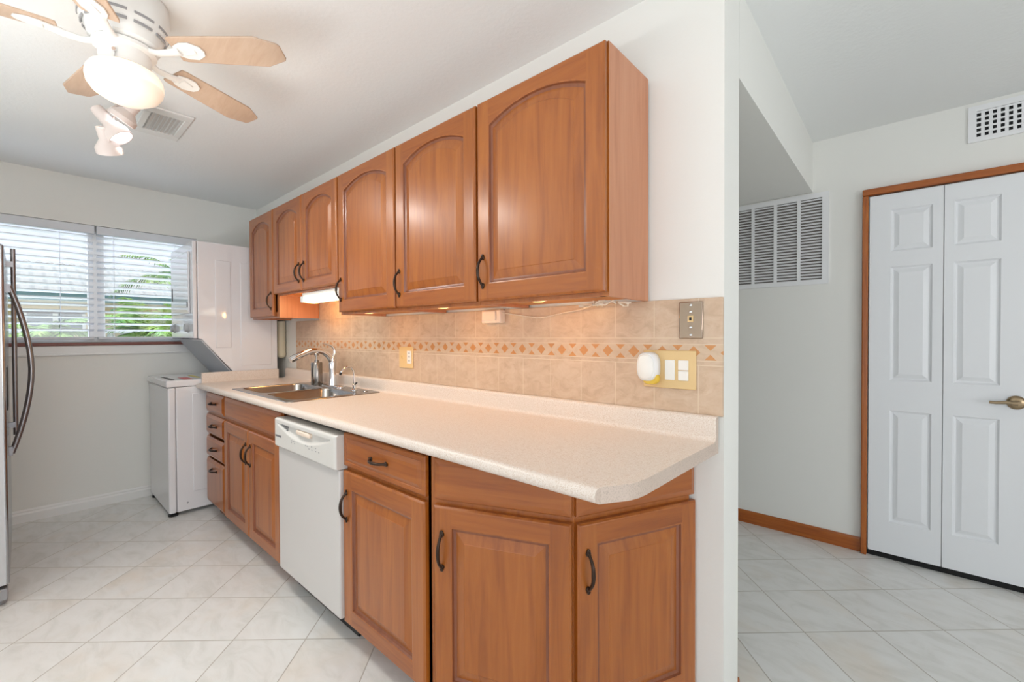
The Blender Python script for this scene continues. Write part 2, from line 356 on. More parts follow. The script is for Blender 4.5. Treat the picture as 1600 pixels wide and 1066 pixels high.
# ------------------------------------------------------------------ window blinds
def blind(y0, y1, label, cords):
    rt = thing('window_blind', label, 'blind', (XF - 0.03, (y0 + y1) / 2, WZ0 + 0.002), 'white slatted blinds in the kitchen window')
    build('headrail', Box(XF - 0.052, XF - 0.004, y0, y1 + 0.009, WZ1 - 0.062, WZ1 - 0.002), SLAT, rt, bevel=0.003)
    mb = MB(); z = WZ1 - 0.085
    while z > WZ0 + 0.07:
        tl = 0.0065
        for k in range(4):      # slightly crowned slat
            xa, xb = -0.052 + 0.012 * k, -0.052 + 0.012 * (k + 1)
            cr = lambda q: 0.0022 * (1 - ((q + 0.028) / 0.024) ** 2) + (q + 0.028) / 0.024 * tl
            za, zb = z + cr(xa), z + cr(xb)
            mb.add([(XF + xa, y0, za), (XF + xb, y0, zb), (XF + xb, y1, zb), (XF + xa, y1, za), (XF + xa, y0, za - 0.0028), (XF + xb, y0, zb - 0.0028), (XF + xb, y1, zb - 0.0028), (XF + xa, y1, za - 0.0028)],
                   [(0, 1, 2, 3), (7, 6, 5, 4), (0, 4, 5, 1), (1, 5, 6, 2), (2, 6, 7, 3), (3, 7, 4, 0)])
        z -= 0.0465
    build('slats', mb, SLAT, rt, smooth=50)
    build('bottom_rail', Box(XF - 0.052, XF - 0.004, y0, y1, WZ0 + 0.022, WZ0 + 0.042), SLAT, rt, bevel=0.004)
    for cy in cords:
        build('cord', MB().tube([(XF - 0.003, cy, WZ1 - 0.06), (XF - 0.003, cy, WZ0 + 0.03)], 0.0012, 6).tube([(XF - 0.053, cy, WZ1 - 0.06), (XF - 0.053, cy, WZ0 + 0.03)], 0.0012, 6), SLAT, rt)
    return rt
blind(-2.19, -1.115, 'white slatted blind beside the refrigerator, filling the wider window half', (-2.0, -1.62, -1.29, -1.14))
blind(-1.095, -0.478, 'white slatted blind next to the stacked laundry, in the narrower window half', (-1.0, -0.62))

# ------------------------------------------------------------------ cabinets
def pull(parent, T, L=0.104, horizontal=False):
    """bronze bow handle; local x across, z along, -y outward"""
    S = T @ (Matrix.Rotation(R(90), 4, 'Y') if horizontal else Matrix())
    mb = MB(S); h = L / 2; path = []; rad = []
    for i in range(15):
        q = -1 + 2 * i / 14
        path.append((0.0, -(0.004 + 0.024 * (1 - abs(q) ** 2.6)), q * h)); rad.append(0.0042 + 0.0022 * (1 - abs(q)) + (0.0015 if abs(q) > 0.9 else 0))
    mb.tube(path, rad, 10)
    for sg in (-1, 1):
        mb.lathe([(0.0, 0), (0.0085, 0), (0.0085, 0.003), (0.005, 0.007), (0.0, 0.008)], (0, 0.0, sg * h), 14, axis=(0, -1, 0))
        mb.lathe([(0.0, 0), (0.006, 0.001), (0.0062, 0.004), (0.0, 0.006)], (0, -0.0005, sg * (h + 0.008)), 12, axis=(0, -1, 0))
    return build('handle', mb, BRONZE, parent, smooth=60)

def loop(x0, x1, z0, zs, za, n, d, nb=6, ns=8, na=16):
    """closed loop, anticlockwise seen from the front, inset by d; zs spring line, za apex"""
    x0, x1, z0, zs, za = x0 + d, x1 - d, z0 + d, zs - d, za - d
    pts = [(x0 + (x1 - x0) * i / nb, z0) for i in range(nb + 1)]
    pts += [(x1, z0 + (zs - z0) * i / ns) for i in range(ns + 1)]
    for i in range(na + 1):
        q = i / na; x = x1 + (x0 - x1) * q
        if za - zs > 1e-4:
            W = (x1 - x0) / 2; sg = za - zs; Rr = (W * W + sg * sg) / (2 * sg); z = za - Rr + math.sqrt(max(Rr * Rr - (x - (x0 + x1) / 2) ** 2, 0))
        else: z = zs
        pts.append((x, z))
    pts += [(x0, zs + (z0 - zs) * i / ns) for i in range(ns + 1)]
    return pts
def panel_door(parent, T, wd, ht, name='door', arch=0.0, fr=0.062, handle=None, hz=None, label=None, gap=0.0):
    """framed raised-panel door; T maps local (x along, -y outward, z up) with the back face at y=0"""
    mb = MB(T); nb, ns, na = 6, 8, 16
    top = fr if arch == 0 else 0.05
    zs, za = (ht - top, ht - top) if arch == 0 else (ht - top - arch, ht - top)
    def outer(d):       # rectangle points paired with the loop
        pts = [(fr + (wd - 2 * fr) * i / nb, d) for i in range(nb + 1)]
        pts += [(wd - d, d + (ht - 2 * d) * i / ns) for i in range(ns + 1)]
        pts += [((wd - fr) + (2 * fr - wd) * i / na, ht - d) for i in range(na + 1)]
        pts += [(d, (ht - d) + (2 * d - ht) * i / ns) for i in range(ns + 1)]
        return pts
    R3 = lambda pts, y: [(x, -y, z) for x, z in pts]
    lp = lambda d: loop(fr, wd - fr, fr, zs, za, 0, d)
    rect = lambda d: [(d, d), (wd - d, d), (wd - d, ht - d), (d, ht - d)]
    N = 2 * ns + nb + na + 4
    # back and edges
    mb.loft([R3(rect(0), 0.0), R3(rect(0), 0.014), R3(rect(0.005), 0.0195), R3(rect(0.008), 0.0205)], True, False, 0)
    # frame face between the rectangle and the opening
    o, l = outer(0.008), lp(0.0)
    vs = R3(o, 0.0205) + R3(l, 0.0205); fs = []; mi = []
    for i in range(N):
        j = (i + 1) % N; fs.append((i, j, N + j, N + i)); mi.append(1 if (i < nb or nb + ns + 2 <= i < nb + ns + na + 2) else 0)
    # corners of the rectangle
    base = len(mb.v); mb.add(vs, fs, 0); mb.m[-N:] = mi
    cs = R3(rect(0.008), 0.0205)
    k0 = base
    rings = [lp(0.0), lp(0.004), lp(0.007), lp(0.012), lp(0.016), lp(0.046), lp(0.048)]; ys = [0.0205, 0.0195, 0.0125, 0.0105, 0.0095, 0.0180, 0.0195]
    mb.loft([R3(r, y) for r, y in zip(rings[:2], ys[:2])], False, False, 0); mb.loft([R3(r, y) for r, y in zip(rings[1:5], ys[1:5])], False, False, 2); mb.loft([R3(r, y) for r, y in zip(rings[4:], ys[4:])], False, False, 0)
    inner = rings[-1]
    mb.add(R3(inner, 0.0195), [tuple(range(N))], 0)
    d = build(name, mb, [W_V, W_H, W_GROOVE_SHADE], parent, smooth=9, recalc=True)
    bm = bmesh.new(); bm.from_mesh(d.data); bmesh.ops.remove_doubles(bm, verts=bm.verts, dist=0.0002); bmesh.ops.recalc_face_normals(bm, faces=bm.faces); bm.to_mesh(d.data); bm.free(); d.data.set_sharp_from_angle(angle=R(9))
    if handle:
        hx = 0.032 if handle == 'L' else wd - 0.032
        pull(d, T @ Matrix.Translation((hx, -0.0205, hz)))
    return d
def slab_front(parent, T, wd, ht, name='drawer', handle=True, raised=False, hmat=None):
    mb = MB(T); R3 = lambda d, y: [(d, -y, d), (wd - d, -y, d), (wd - d, -y, ht - d), (d, -y, ht - d)]
    if raised: mb.loft([R3(0, 0), R3(0, 0.012), R3(0.004, 0.016), R3(0.018, 0.0165), R3(0.021, 0.0135), R3(0.036, 0.0205)], True, True, 0)
    else: mb.loft([R3(0, 0), R3(0, 0.009), R3(0.003, 0.012), R3(0.022, 0.0205)], True, True, 0)
    d = build(name, mb, W_H if hmat is None else hmat, parent, smooth=20)
    if handle: pull(d, T @ Matrix.Translation((wd / 2, -0.0205, ht * 0.5)), 0.1, True)
    return d
Tr = Matrix.Translation

def upper(label, x0, x1, zb, zt, doors, loc_x):
    rt = thing('wall_cabinet', label, 'cabinet', (loc_x, -0.15, zb), 'maple cabinets on the wall')
    yb, yf, th = -0.013 if zb < 1.394 else -0.0005, -0.286, 0.016
    yb = -0.012 if x0 > -3.3 else -0.012
    mb = MB().box(x0, x0 + th, yf, yb, zb, zt, 1).box(x1 - th, x1, yf, yb, zb, zt, 1)
    mb.box(x0 + th, x1 - th, yf, yb, zt - th, zt, 1).box(x0 + th, x1 - th, yf, yb, zb + 0.012, zb + 0.028, 2).box(x0 + th, x1 - th, yb - 0.006, yb, zb + 0.028, zt - th, 1)
    f0, f1 = x0 + 0.0003, x1 - 0.0003
    mb.box(f0, f1, yf - 0.0005, yf + 0.016, zb + 0.0002, zb + 0.04, 0).box(f0, f1, yf - 0.0005, yf + 0.016, zt - 0.04, zt - 0.0002, 0).box(f0, f0 + 0.036, yf - 0.0004, yf + 0.016, zb + 0.0002, zt, 0).box(f1 - 0.036, f1, yf - 0.0004, yf + 0.016, zb + 0.0002, zt, 0)
    if len(doors) > 1: mb.box((x0 + x1) / 2 - 0.03, (x0 + x1) / 2 + 0.03, yf - 0.0003, yf + 0.016, zb, zt, 0)
    build('carcass', mb, [W_V, W_SIDE, W_UNDER], rt, smooth=0)
    for (dx0, dx1, hs, z0, hz) in doors:
        panel_door(rt, Tr((dx0, yf - 0.002, z0)), dx1 - dx0, zt - 0.004 - z0, 'door', arch=0.046 if dx1 - dx0 > 0.5 else 0.05, fr=0.062 if dx1 - dx0 > 0.5 else 0.056, handle=hs, hz=hz - z0)
    return rt
ZT = 2.167
upper('largest maple wall cabinet with arched door and pale exposed end panel', -0.806, -0.246, 1.394, ZT, [(-0.803, -0.25, 'L', 1.408, 1.518)], -0.53)
upper('maple wall cabinet with single arched door over the white transformer box', -1.361, -0.808, 1.394, ZT, [(-1.356, -0.815, 'L', 1.408, 1.52)], -1.08)
upper('maple wall cabinet with single arched door beside the lit strip light', -1.925, -1.363, 1.394, ZT, [(-1.915, -1.368, 'L', 1.408, 1.53)], -1.64)
upper('shorter maple wall cabinet with paired arched doors above the sink', -2.80, -1.927, 1.555, ZT, [(-2.85, -2.396, 'R', 1.567, 1.677), (-2.386, -1.932, 'L', 1.567, 1.677)], -2.37)
upper('narrow maple wall cabinet with arched door beside the stacked laundry', -3.33, -2.802, 1.405, ZT, [(-3.325, -2.864, 'R', 1.418, 1.526)], -3.06)

BZ, BT = 0.100, 0.885
def base_carcass(rt, x0, x1):
    yb, yf, th = -0.012, -0.594, 0.016
    mb = MB().box(x0, x0 + th, yf, yb, BZ, BT, 1).box(x1 - th, x1, yf, yb, BZ, BT, 1).box(x0 + th, x1 - th, yf, yb, BZ, BZ + th, 1).box(x0 + th, x1 - th, yb - 0.006, yb, BZ + th, BT, 1)
    mb.box(x0, x1, yf - 0.0006, yf + 0.016, BZ, BZ + 0.04).box(x0, x1, yf - 0.0006, yf + 0.016, BT - 0.035, BT).box(x0, x0 + 0.03, yf - 0.0005, yf + 0.016, BZ, BT).box(x1 - 0.03, x1, yf - 0.0005, yf + 0.016, BZ, BT).box(x0, x1, yf - 0.0004, yf + 0.016, 0.715, 0.765)
    build('carcass', mb, [W_V, W_SIDE], rt, smooth=0)
    build('toe_kick', Box(x0, x1, -0.53, -0.516, 0.0, BZ), TOE, rt, smooth=0)
GB = 'maple cabinets under the counter'
FY = -0.5955
rt = thing('base_cabinet', 'narrow maple base cabinet with four stacked drawers beside the washer', 'cabinet', (-3.07, -0.3, 0), GB)
base_carcass(rt, -3.285, -2.866)
for z0, z1 in ((0.752, 0.884), (0.596, 0.732), (0.436, 0.576), (0.112, 0.421)):
    d = slab_front(rt, Tr((-3.272, FY, z0)), 0.402, z1 - z0, handle=(z1 - z0 < 0.2), hmat=W_H if z1 - z0 < 0.2 else W_V)
    if z1 - z0 > 0.2: pull(d, Tr((-3.072, FY - 0.0205, 0.362)), 0.1, True)
rt = thing('base_cabinet', 'maple sink base cabinet with two doors and plain false front', 'cabinet', (-2.4, -0.3, 0), GB)
base_carcass(rt, -2.864, -1.925)
slab_front(rt, Tr((-2.852, FY, 0.752)), 0.912, 0.132, 'false_front', handle=False)
panel_door(rt, Tr((-2.852, FY, 0.108)), 0.447, 0.622, fr=0.06, handle='R', hz=0.482)
panel_door(rt, Tr((-2.395, FY, 0.108)), 0.455, 0.622, fr=0.06, handle='L', hz=0.482)
rt = thing('base_cabinet', 'maple base cabinet with one drawer and one door right of the dishwasher', 'cabinet', (-1.0, -0.3, 0), GB)
base_carcass(rt, -1.2765, -0.7395)
slab_front(rt, Tr((-1.278, FY, 0.748)), 0.54, 0.134, 'drawer', True, True)
panel_door(rt, Tr((-1.278, FY, 0.108)), 0.54, 0.622, fr=0.066, handle='L', hz=0.482)
# angled end cabinet
rt = thing('base_cabinet', 'angled maple end cabinet with two doors under the counter tip', 'cabinet', (-0.42, -0.2, 0), GB)
P1, P2, P3 = Vector((-0.714, -0.615)), Vector((-0.272, -0.436)), Vector((-0.070, 0.012))
def inset(P, Q, d): v = (Q - P).normalized(); return Vector((-v.y, v.x)) * d
n2, n3 = inset(P1, P2, 0.0215), inset(P2, P3, 0.0215)
def isect(a, b, c2, d):
    r, s = b - a, d - c2; tt = ((c2 - a).x * s.y - (c2 - a).y * s.x) / (r.x * s.y - r.y * s.x); return a + r * tt
q2 = isect(P1 + n2, P2 + n2, P2 + n3, P3 + n3); q3 = P3 + n3 * 1.0; q3 = isect(P2 + n3, P3 + n3, Vector((-1, -0.012)), Vector((1, -0.012)))
poly = [(-0.7285, -0.012), (-0.7285, -0.592), tuple(P1 + n2), tuple(q2), tuple(q3)]
build('carcass', MB().prism(poly, 'z', BZ, BT), W_V, rt, smooth=0)
tk2, tk3 = inset(P1, P2, 0.085), inset(P2, P3, 0.085)
t2 = isect(P1 + tk2, P2 + tk2, P2 + tk3, P3 + tk3); t3 = isect(P2 + tk3, P3 + tk3, Vector((-1, -0.012)), Vector((1, -0.012)))
build('toe_kick', MB().prism([(-0.7285, -0.012), (-0.7285, -0.53), tuple(t2), tuple(t3)], 'z', 0, BZ), TOE, rt, smooth=0)
for A, B, n in ((P1, P2, n2), (P2, P3, n3)):
    v = B - A; ang = math.atan2(v.y, v.x); ln = v.length
    o = A + n * 0.98
    T = Tr((o.x, o.y, 0)) @ Matrix.Rotation(ang, 4, 'Z')
    s0, s1 = (0.016, ln - 0.012) if A is P1 else (0.012, ln - 0.024)
    slab_front(rt, T @ Tr((s0, 0, 0.748)), s1 - s0, 0.134, 'false_front', False, False)
    panel_door(rt, T @ Tr((s0, 0, 0.108)), s1 - s0, 0.622, fr=0.062, handle='L', hz=0.482)

# ------------------------------------------------------------------ countertop
ZTOP, ZB, YN, XL = 0.937, 0.899, -0.648, -3.375
def cut(y):
    pts = [(-0.65, -0.080), (-0.63, -0.076), (-0.60, -0.058), (-0.568, -0.038), (-0.54, -0.029), (-0.507, -0.025), (-0.323, -0.021), (0.0, -0.012)]
    if y <= pts[0][0]: return pts[0][1]
    for (a, xa), (b, xb) in zip(pts, pts[1:]):
        if y <= b: return xa + (xb - xa) * (y - a) / (b - a)
    return pts[-1][1]
rn = (ZTOP - ZB) / 2
ys = [YN + rn + 0.010 * i for i in range(0, 14)] + [-0.48 + 0.07 * i for i in range(0, 7)]
top = [(y, ZTOP) for y in ys]; under = [(y, ZB) for y in ys[::-1]]
nose = [(YN + rn - rn * math.sin(math.pi * i / 10), ZB + rn - rn * math.cos(math.pi * i / 10)) for i in range(1, 10)]   # bottom round to top
cove = [(-0.050, ZTOP + 0.0006), (-0.042, ZTOP + 0.003), (-0.037, ZTOP + 0.009), (-0.035, ZTOP + 0.018), (-0.035, 1.004), (-0.032, 1.012), (-0.026, 1.016), (-0.013, 1.016), (-0.013, ZB)]
prof = nose + top + cove + under
HX0, HX1, HY0, HY1 = -2.775, -1.935, -0.575, -0.065
mb = MB()
def seg(pr, xa, xb, cut_end=False):
    r0 = [(xa, y, z) for y, z in pr]; r1 = [((cut(y) if cut_end else xb), y, z) for y, z in pr]; n = len(pr)
    mb.add(r0 + r1, [(i, (i + 1) % n, n + (i + 1) % n, n + i) for i in range(n)], 0)
    return r0, r1
def cap(r, mi):
    nn, nt_ = len(nose), len(top); o = nn
    T_ = r[nn:nn + nt_]; C_ = r[nn + nt_:nn + nt_ + len(cove)]; U_ = r[nn + nt_ + len(cove):][::-1]
    mb.add(T_ + U_, [(k, k + 1, nt_ + k + 1, nt_ + k) for k in range(nt_ - 1)], mi)
    mb.add([U_[0]] + r[:nn] + [T_[0]], [tuple(range(nn + 2))], mi)
    mb.add([T_[-1]] + C_ + [U_[-1]], [tuple(range(len(C_) + 2))], mi)
a_, b_ = seg(prof, XL, HX0); cap(a_, 0)
a_, b_ = seg(prof, HX1, 0, True); cap(b_, 1)
front = nose + [(YN + rn, ZTOP), (HY0, ZTOP), (HY0, ZB), (YN + rn, ZB)]
rear = [(HY1, ZTOP)] + cove + [(HY1, ZB)]
seg(front, HX0, HX1); seg(rear, HX0, HX1)
for hx in (HX0, HX1): mb.add([(hx, HY0, ZTOP), (hx, HY1, ZTOP), (hx, HY1, ZB), (hx, HY0, ZB)], [(0, 1, 2, 3)], 0)
ct = thing('countertop', 'long beige speckled laminate countertop with rounded front and curved tip', 'countertop', (-1.7, -0.3, ZB))
build('top', mb, [LAM, LAM2], ct, smooth=40)
build('side_splash', Box(XL - 0.018, XL, -0.612, -0.085, ZB, 1.012), LAM, ct, bevel=0.003)

# ------------------------------------------------------------------ sink
def rrect(x0, x1, y0, y1, r, z, n=6):
    pts = []
    for cx, cy, a0 in ((x1 - r, y1 - r, 0), (x0 + r, y1 - r, 90), (x0 + r, y0 + r, 180), (x1 - r, y0 + r, 270)):
        for i in range(n + 1):
            an = R(a0 + 90 * i / n); pts.append((cx + r * math.cos(an), cy + r * math.sin(an), z))
    return pts
sk = thing('sink', 'double bowl stainless steel sink set into the beige counter', 'sink', (-2.36, -0.3, ZTOP))
ZS = ZTOP + 0.004
basins = [(-2.765, -2.375, -0.545, -0.165), (-2.345, -1.955, -0.545, -0.165)]
bm = bmesh.new(); loops = []
for pts in [rrect(-2.805, -1.905, -0.585, -0.048, 0.03, ZS)] + [rrect(*bs, 0.06, ZS) for bs in basins]:
    vs = [bm.verts.new(p) for p in pts]; loops += [bm.edges.new((vs[i], vs[(i + 1) % len(vs)])) for i in range(len(vs))]
bmesh.ops.triangle_fill(bm, use_beauty=True, use_dissolve=False, edges=loops)
bm.verts.index_update()
mb = MB(); mb.add([tuple(v.co) for v in bm.verts], [tuple(v.index for v in f.verts) for f in bm.faces]); bm.free()
mb.loft([rrect(-2.805, -1.905, -0.585, -0.048, 0.03, ZS), rrect(-2.808, -1.902, -0.588, -0.045, 0.033, ZTOP + 0.0005)], False, False)
build('rim', mb, STEEL, sk, smooth=40)
for bs in basins:
    mb = MB(); x0, x1, y0, y1 = bs
    rings = [rrect(x0, x1, y0, y1, 0.06, ZS), rrect(x0 + 0.006, x1 - 0.006, y0 + 0.006, y1 - 0.006, 0.056, ZS - 0.008), rrect(x0 + 0.014, x1 - 0.014, y0 + 0.014, y1 - 0.014, 0.05, ZS - 0.15),
             rrect(x0 + 0.03, x1 - 0.03, y0 + 0.03, y1 - 0.03, 0.05, ZS - 0.172), rrect(x0 + 0.15, x1 - 0.15, y0 + 0.14, y1 - 0.14, 0.03, ZS - 0.178)]
    mb.loft(rings, False, True); b_ = build('bowl', mb, STEEL, sk, smooth=50, recalc=True)
    cx, cy = (x0 + x1) / 2, (y0 + y1) / 2
    build('drain', MB().lathe([(0.0, 0.0), (0.045, 0.0), (0.045, 0.003), (0.03, 0.003), (0.0, 0.001)], (cx, cy, ZS - 0.178), 24), CHROME, b_)
build('hole_cover', MB().lathe([(0.0, 0), (0.016, 0), (0.014, 0.004), (0, 0.005)], (-1.99, -0.105, ZS), 18), STEEL, sk)

# main faucet
fx, fy = -2.405, -0.105
fa = thing('faucet', 'tall chrome pull-out kitchen faucet with curved lever handle', 'faucet', (fx, fy, ZS))
build('base_plate', MB().loft([rrect(fx - 0.125, fx + 0.125, fy - 0.03, fy + 0.03, 0.029, ZS), rrect(fx - 0.125, fx + 0.125, fy - 0.03, fy + 0.03, 0.029, ZS + 0.006), rrect(fx - 0.118, fx + 0.118, fy - 0.023, fy + 0.023, 0.022, ZS + 0.011)]), CHROME, fa, smooth=50)
build('body', MB().tube([(fx, fy, ZS + 0.008), (fx, fy, ZS + 0.05), (fx, fy - 0.001, ZS + 0.11), (fx, fy - 0.001, ZS + 0.15), (fx, fy + 0.006, ZS + 0.185), (fx, fy + 0.010, ZS + 0.205)], [0.027, 0.023, 0.021, 0.024, 0.020, 0.011], 18), CHROME, fa, smooth=60)
sp = [(fx, y_, z_) for y_, z_ in ((-0.105, 1.07), (-0.112, 1.105), (-0.132, 1.143), (-0.160, 1.168), (-0.195, 1.181), (-0.235, 1.182), (-0.275, 1.172), (-0.315, 1.157), (-0.345, 1.143))]
build('spout', MB().tube(sp, [0.015, 0.016, 0.017, 0.0175, 0.0175, 0.0175, 0.018, 0.019, 0.0205], 16), CHROME, fa, smooth=60)
build('spray_head', MB().tube([sp[-1], (fx, -0.374, 1.127)], [0.0215, 0.019], 16), CHROME, fa, smooth=60)
build('lever', MB().tube([(fx, -0.095, 1.135), (fx, -0.090, 1.165), (fx, -0.094, 1.192), (fx, -0.112, 1.212), (fx, -0.142, 1.222), (fx, -0.175, 1.229)], [0.012, 0.0095, 0.0085, 0.0075, 0.006, 0.003], 12), CHROME, fa, smooth=60)
# drinking water tap
gx, gy = -2.115, -0.11
fa = thing('water_tap', 'small thin chrome gooseneck tap standing on the sink deck', 'faucet', (gx, gy, ZS))
build('spout', MB().tube([(gx, gy, ZS + 0.03), (gx, gy, ZS + 0.09), (gx, gy - 0.004, ZS + 0.12), (gx, gy - 0.02, ZS + 0.142), (gx, gy - 0.045, ZS + 0.147), (gx, gy - 0.068, ZS + 0.135), (gx, gy - 0.085, ZS + 0.112)], [0.006] * 6 + [0.0065], 10), CHROME, fa, smooth=60)
build('spout_tip', MB().tube([(gx, gy - 0.0845, ZS + 0.113), (gx, gy - 0.091, ZS + 0.1)], 0.008, 10), BLACK, fa)
build('body', MB().lathe([(0, 0), (0.022, 0), (0.022, 0.004), (0.011, 0.01), (0.011, 0.034), (0.006, 0.038), (0, 0.038)], (gx, gy, ZS), 18), CHROME, fa)
build('lever', MB().tube([(gx + 0.006, gy, ZS + 0.032), (gx + 0.05, gy - 0.012, ZS + 0.048), (gx + 0.062, gy - 0.015, ZS + 0.05)], [0.004, 0.006, 0.003], 8), BLACK, fa)
# soap bottle
bx, by = -2.62, -0.115
fa = thing('soap_dispenser', 'tall brushed steel soap pump bottle behind the sink bowl', 'soap dispenser', (bx, by, ZS))
build('bottle', MB().lathe([(0, 0), (0.036, 0), (0.037, 0.004), (0.037, 0.148), (0.034, 0.153), (0.014, 0.156), (0.013, 0.168), (0, 0.168)], (bx, by, ZS + 0.0005), 28), STEEL, fa, smooth=40)
build('pump', MB().tube([(bx, by, ZS + 0.167), (bx, by, ZS + 0.205)], 0.006, 10).lathe([(0, 0), (0.014, 0), (0.014, 0.014), (0.008, 0.02), (0, 0.02)], (bx, by, ZS + 0.2), 16).tube([(bx, by, ZS + 0.212), (bx, by - 0.045, ZS + 0.208)], 0.004, 8), STEEL, fa, smooth=50)

# ------------------------------------------------------------------ dishwasher
dw = thing('dishwasher', 'white built-in dishwasher between the sink cabinet and the drawer cabinet', 'dishwasher', (-1.597, -0.35, 0))
dx0, dx1 = -1.908, -1.279
build('tub', Box(dx0 + 0.01, dx1 - 0.01, -0.585, -0.03, 0.12, 0.868), LGREY, dw, smooth=0)
build('door', Box(dx0, dx1, -0.63, -0.587, 0.118, 0.728), DWW, dw, bevel=0.006, smooth=40)
build('kick_plate', Box(dx0 + 0.01, dx1 - 0.01, -0.545, -0.53, 0.002, 0.112), BLACK, dw, smooth=0)
# control panel: grid with a smile-shaped handle recess
mb = MB(); px0, px1, pz0, pz1 = dx0, dx1, 0.732, 0.872; nx, nz = 96, 40
def depth(x, z):
    u = (x - px0) / (px1 - px0); v = (z - pz0) / (pz1 - pz0)
    e = min(u, 1 - u) * (px1 - px0); ez = min(v, 1 - v) * (pz1 - pz0); d = 0.0
    for q in (e, ez):
        if q < 0.008: d -= 0.008 - math.sqrt(max(0.008 ** 2 - (0.008 - q) ** 2, 0))
    uc = (u - 0.5) / 0.43
    if abs(uc) < 1:
        lo = 0.80 - 0.36 * (1 - uc * uc); hi = 0.845
        if lo < v < hi:
            k = min((v - lo) / 0.07, (hi - v) / 0.04, 1.0); d -= 0.014 * k
    return d
vs = []
for j in range(nz + 1):
    for i in range(nx + 1):
        x = px0 + (px1 - px0) * i / nx; z = pz0 + (pz1 - pz0) * j / nz; vs.append((x, -0.648 - depth(x, z), z))
fs = [(j * (nx + 1) + i, j * (nx + 1) + i + 1, (j + 1) * (nx + 1) + i + 1, (j + 1) * (nx + 1) + i) for j in range(nz) for i in range(nx)]
mb.add(vs, fs)
bd = [i for i in range(nx + 1)] + [(j) * (nx + 1) + nx for j in range(1, nz + 1)] + [nz * (nx + 1) + i for i in range(nx - 1, -1, -1)] + [j * (nx + 1) for j in range(nz - 1, 0, -1)]
bk = [(vs[i][0], -0.588, vs[i][2]) for i in bd]; nb_ = len(bd)
mb.add([vs[i] for i in bd] + bk, [(i, (i + 1) % nb_, nb_ + (i + 1) % nb_, nb_ + i) for i in range(nb_)] + [tuple(range(nb_, 2 * nb_))])
cp = build('control_panel', mb, DWP, dw, smooth=60)
build('latch', MB().loft([rrect(-1.655, -1.515, 0.825, 0.846, 0.01, 0.0), rrect(-1.655, -1.515, 0.825, 0.846, 0.01, 0.012), rrect(-1.648, -1.522, 0.829, 0.842, 0.006, 0.016)]), PINKW, cp, smooth=40)
lt = COL.objects.get('latch') or bpy.data.objects['latch']
for v in lt.data.vertices:      # stand the flat latch upright against the panel
    wv = v.co + parent_off(cp); v.co = Vector((wv.x, -0.634 - wv.z, wv.y)) - parent_off(cp)
lt.data.flip_normals() if False else None
mb = MB()
for k in range(5): mb.box(-1.868 + 0.012 * k, -1.768, -0.6405, -0.632, 0.8445 - 0.0075 * k, 0.8478 - 0.0075 * k)
build('vent_slots', mb, GREY, cp, smooth=0)
for (u, z) in ((-1.700, 0.788), (-1.683, 0.788), (-1.666, 0.789), (-1.55, 0.79), (-1.533, 0.79), (-1.515, 0.781), (-1.49, 0.794), (-1.487, 0.781), (-1.452, 0.794), (-1.45, 0.781), (-1.42, 0.781), (-1.702, 0.78), (-1.667, 0.78)):
    build('button_mark', Box(u - 0.004, u + 0.004, -0.6486, -0.6475, z - 0.0022, z + 0.0022), GREY, cp, smooth=0)
fc = bpy.data.curves.new('brand_lettering', 'FONT'); fc.body = 'FRIGIDAIRE'; fc.size = 0.0135; fc.extrude = 0.0004; fc.shear = 0.15
fo = bpy.data.objects.new('brand_lettering', fc); COL.objects.link(fo); bpy.context.view_layer.update()
me = bpy.data.meshes.new_from_object(fo.evaluated_get(bpy.context.evaluated_depsgraph_get())); bpy.data.objects.remove(fo); me.name = 'brand_lettering'
me.transform(Tr(Vector((-1.893, -0.6486, 0.783)) - parent_off(cp)) @ Matrix.Rotation(R(90), 4, 'X')); me.materials.clear(); me.materials.append(mat('lettering_grey', (96, 98, 104), 0.5))
bo = bpy.data.objects.new('brand_lettering', me); COL.objects.link(bo); bo.parent = cp

# ------------------------------------------------------------------ stacked washer and dryer
LX0, LX1 = -4.07, -3.40
la = thing('laundry_center', 'tall white stacked washer and dryer in the corner by the window', 'washer dryer', (-3.73, -0.42, 0))
build('washer_body', Box(LX0, LX1, -0.76, -0.085, 0.03, 0.916), APPL, la, bevel=0.006, smooth=40)
build('washer_front_panel', MB().box(LX0, LX1, -0.806, -0.762, 0.028, 0.914), APPL, la, bevel=0.010, smooth=40, seg=3)
build('side_panel', Box(LX1 - 0.001, LX1 + 0.006, -0.665, -0.16, 0.16, 0.865), APPL, la, bevel=0.005, smooth=40)
lid = build('washer_lid', Box(LX0, LX1, -0.815, -0.10, 0.919, 0.966), APPL, la, bevel=0.008, smooth=40, seg=3)
build('lid_edge', Box(-3.82, -3.46, -0.775, -0.755, 0.9662, 0.968), BLACK, lid, smooth=0)
build('label_sticker', Box(-3.66, -3.47, -0.70, -0.645, 0.9662, 0.9672), mat('red_sticker', (212, 110, 110), 0.5), lid, smooth=0)
build('warning_sticker', Box(-3.84, -3.56, -0.60, -0.575, 0.9662, 0.9672), mat('yellow_sticker', (226, 214, 110), 0.5), lid, smooth=0)
for x in (LX0 + 0.05, LX1 - 0.05):
    for y in (-0.775, -0.13): build('foot', MB().lathe([(0, 0), (0.03, 0), (0.03, 0.012), (0.015, 0.016), (0.015, 0.032), (0, 0.032)], (x, y, 0.0), 14), BLACK, la)
for y in (-0.70, -0.45): build('screw', MB().lathe([(0, 0), (0.006, 0), (0.004, 0.002), (0, 0.003)], (LX1, y, 0.085), 10, axis=(1, 0, 0)), GREY, la)
sp_ = [(-0.625, 1.972), (-0.085, 1.972), (-0.085, 0.969), (-0.375, 0.969), (-0.605, 1.258), (-0.625, 1.262)]
build('dryer_body', MB().prism(sp_, 'x', LX0, LX1), APPL, la, bevel=0.005, smooth=40)
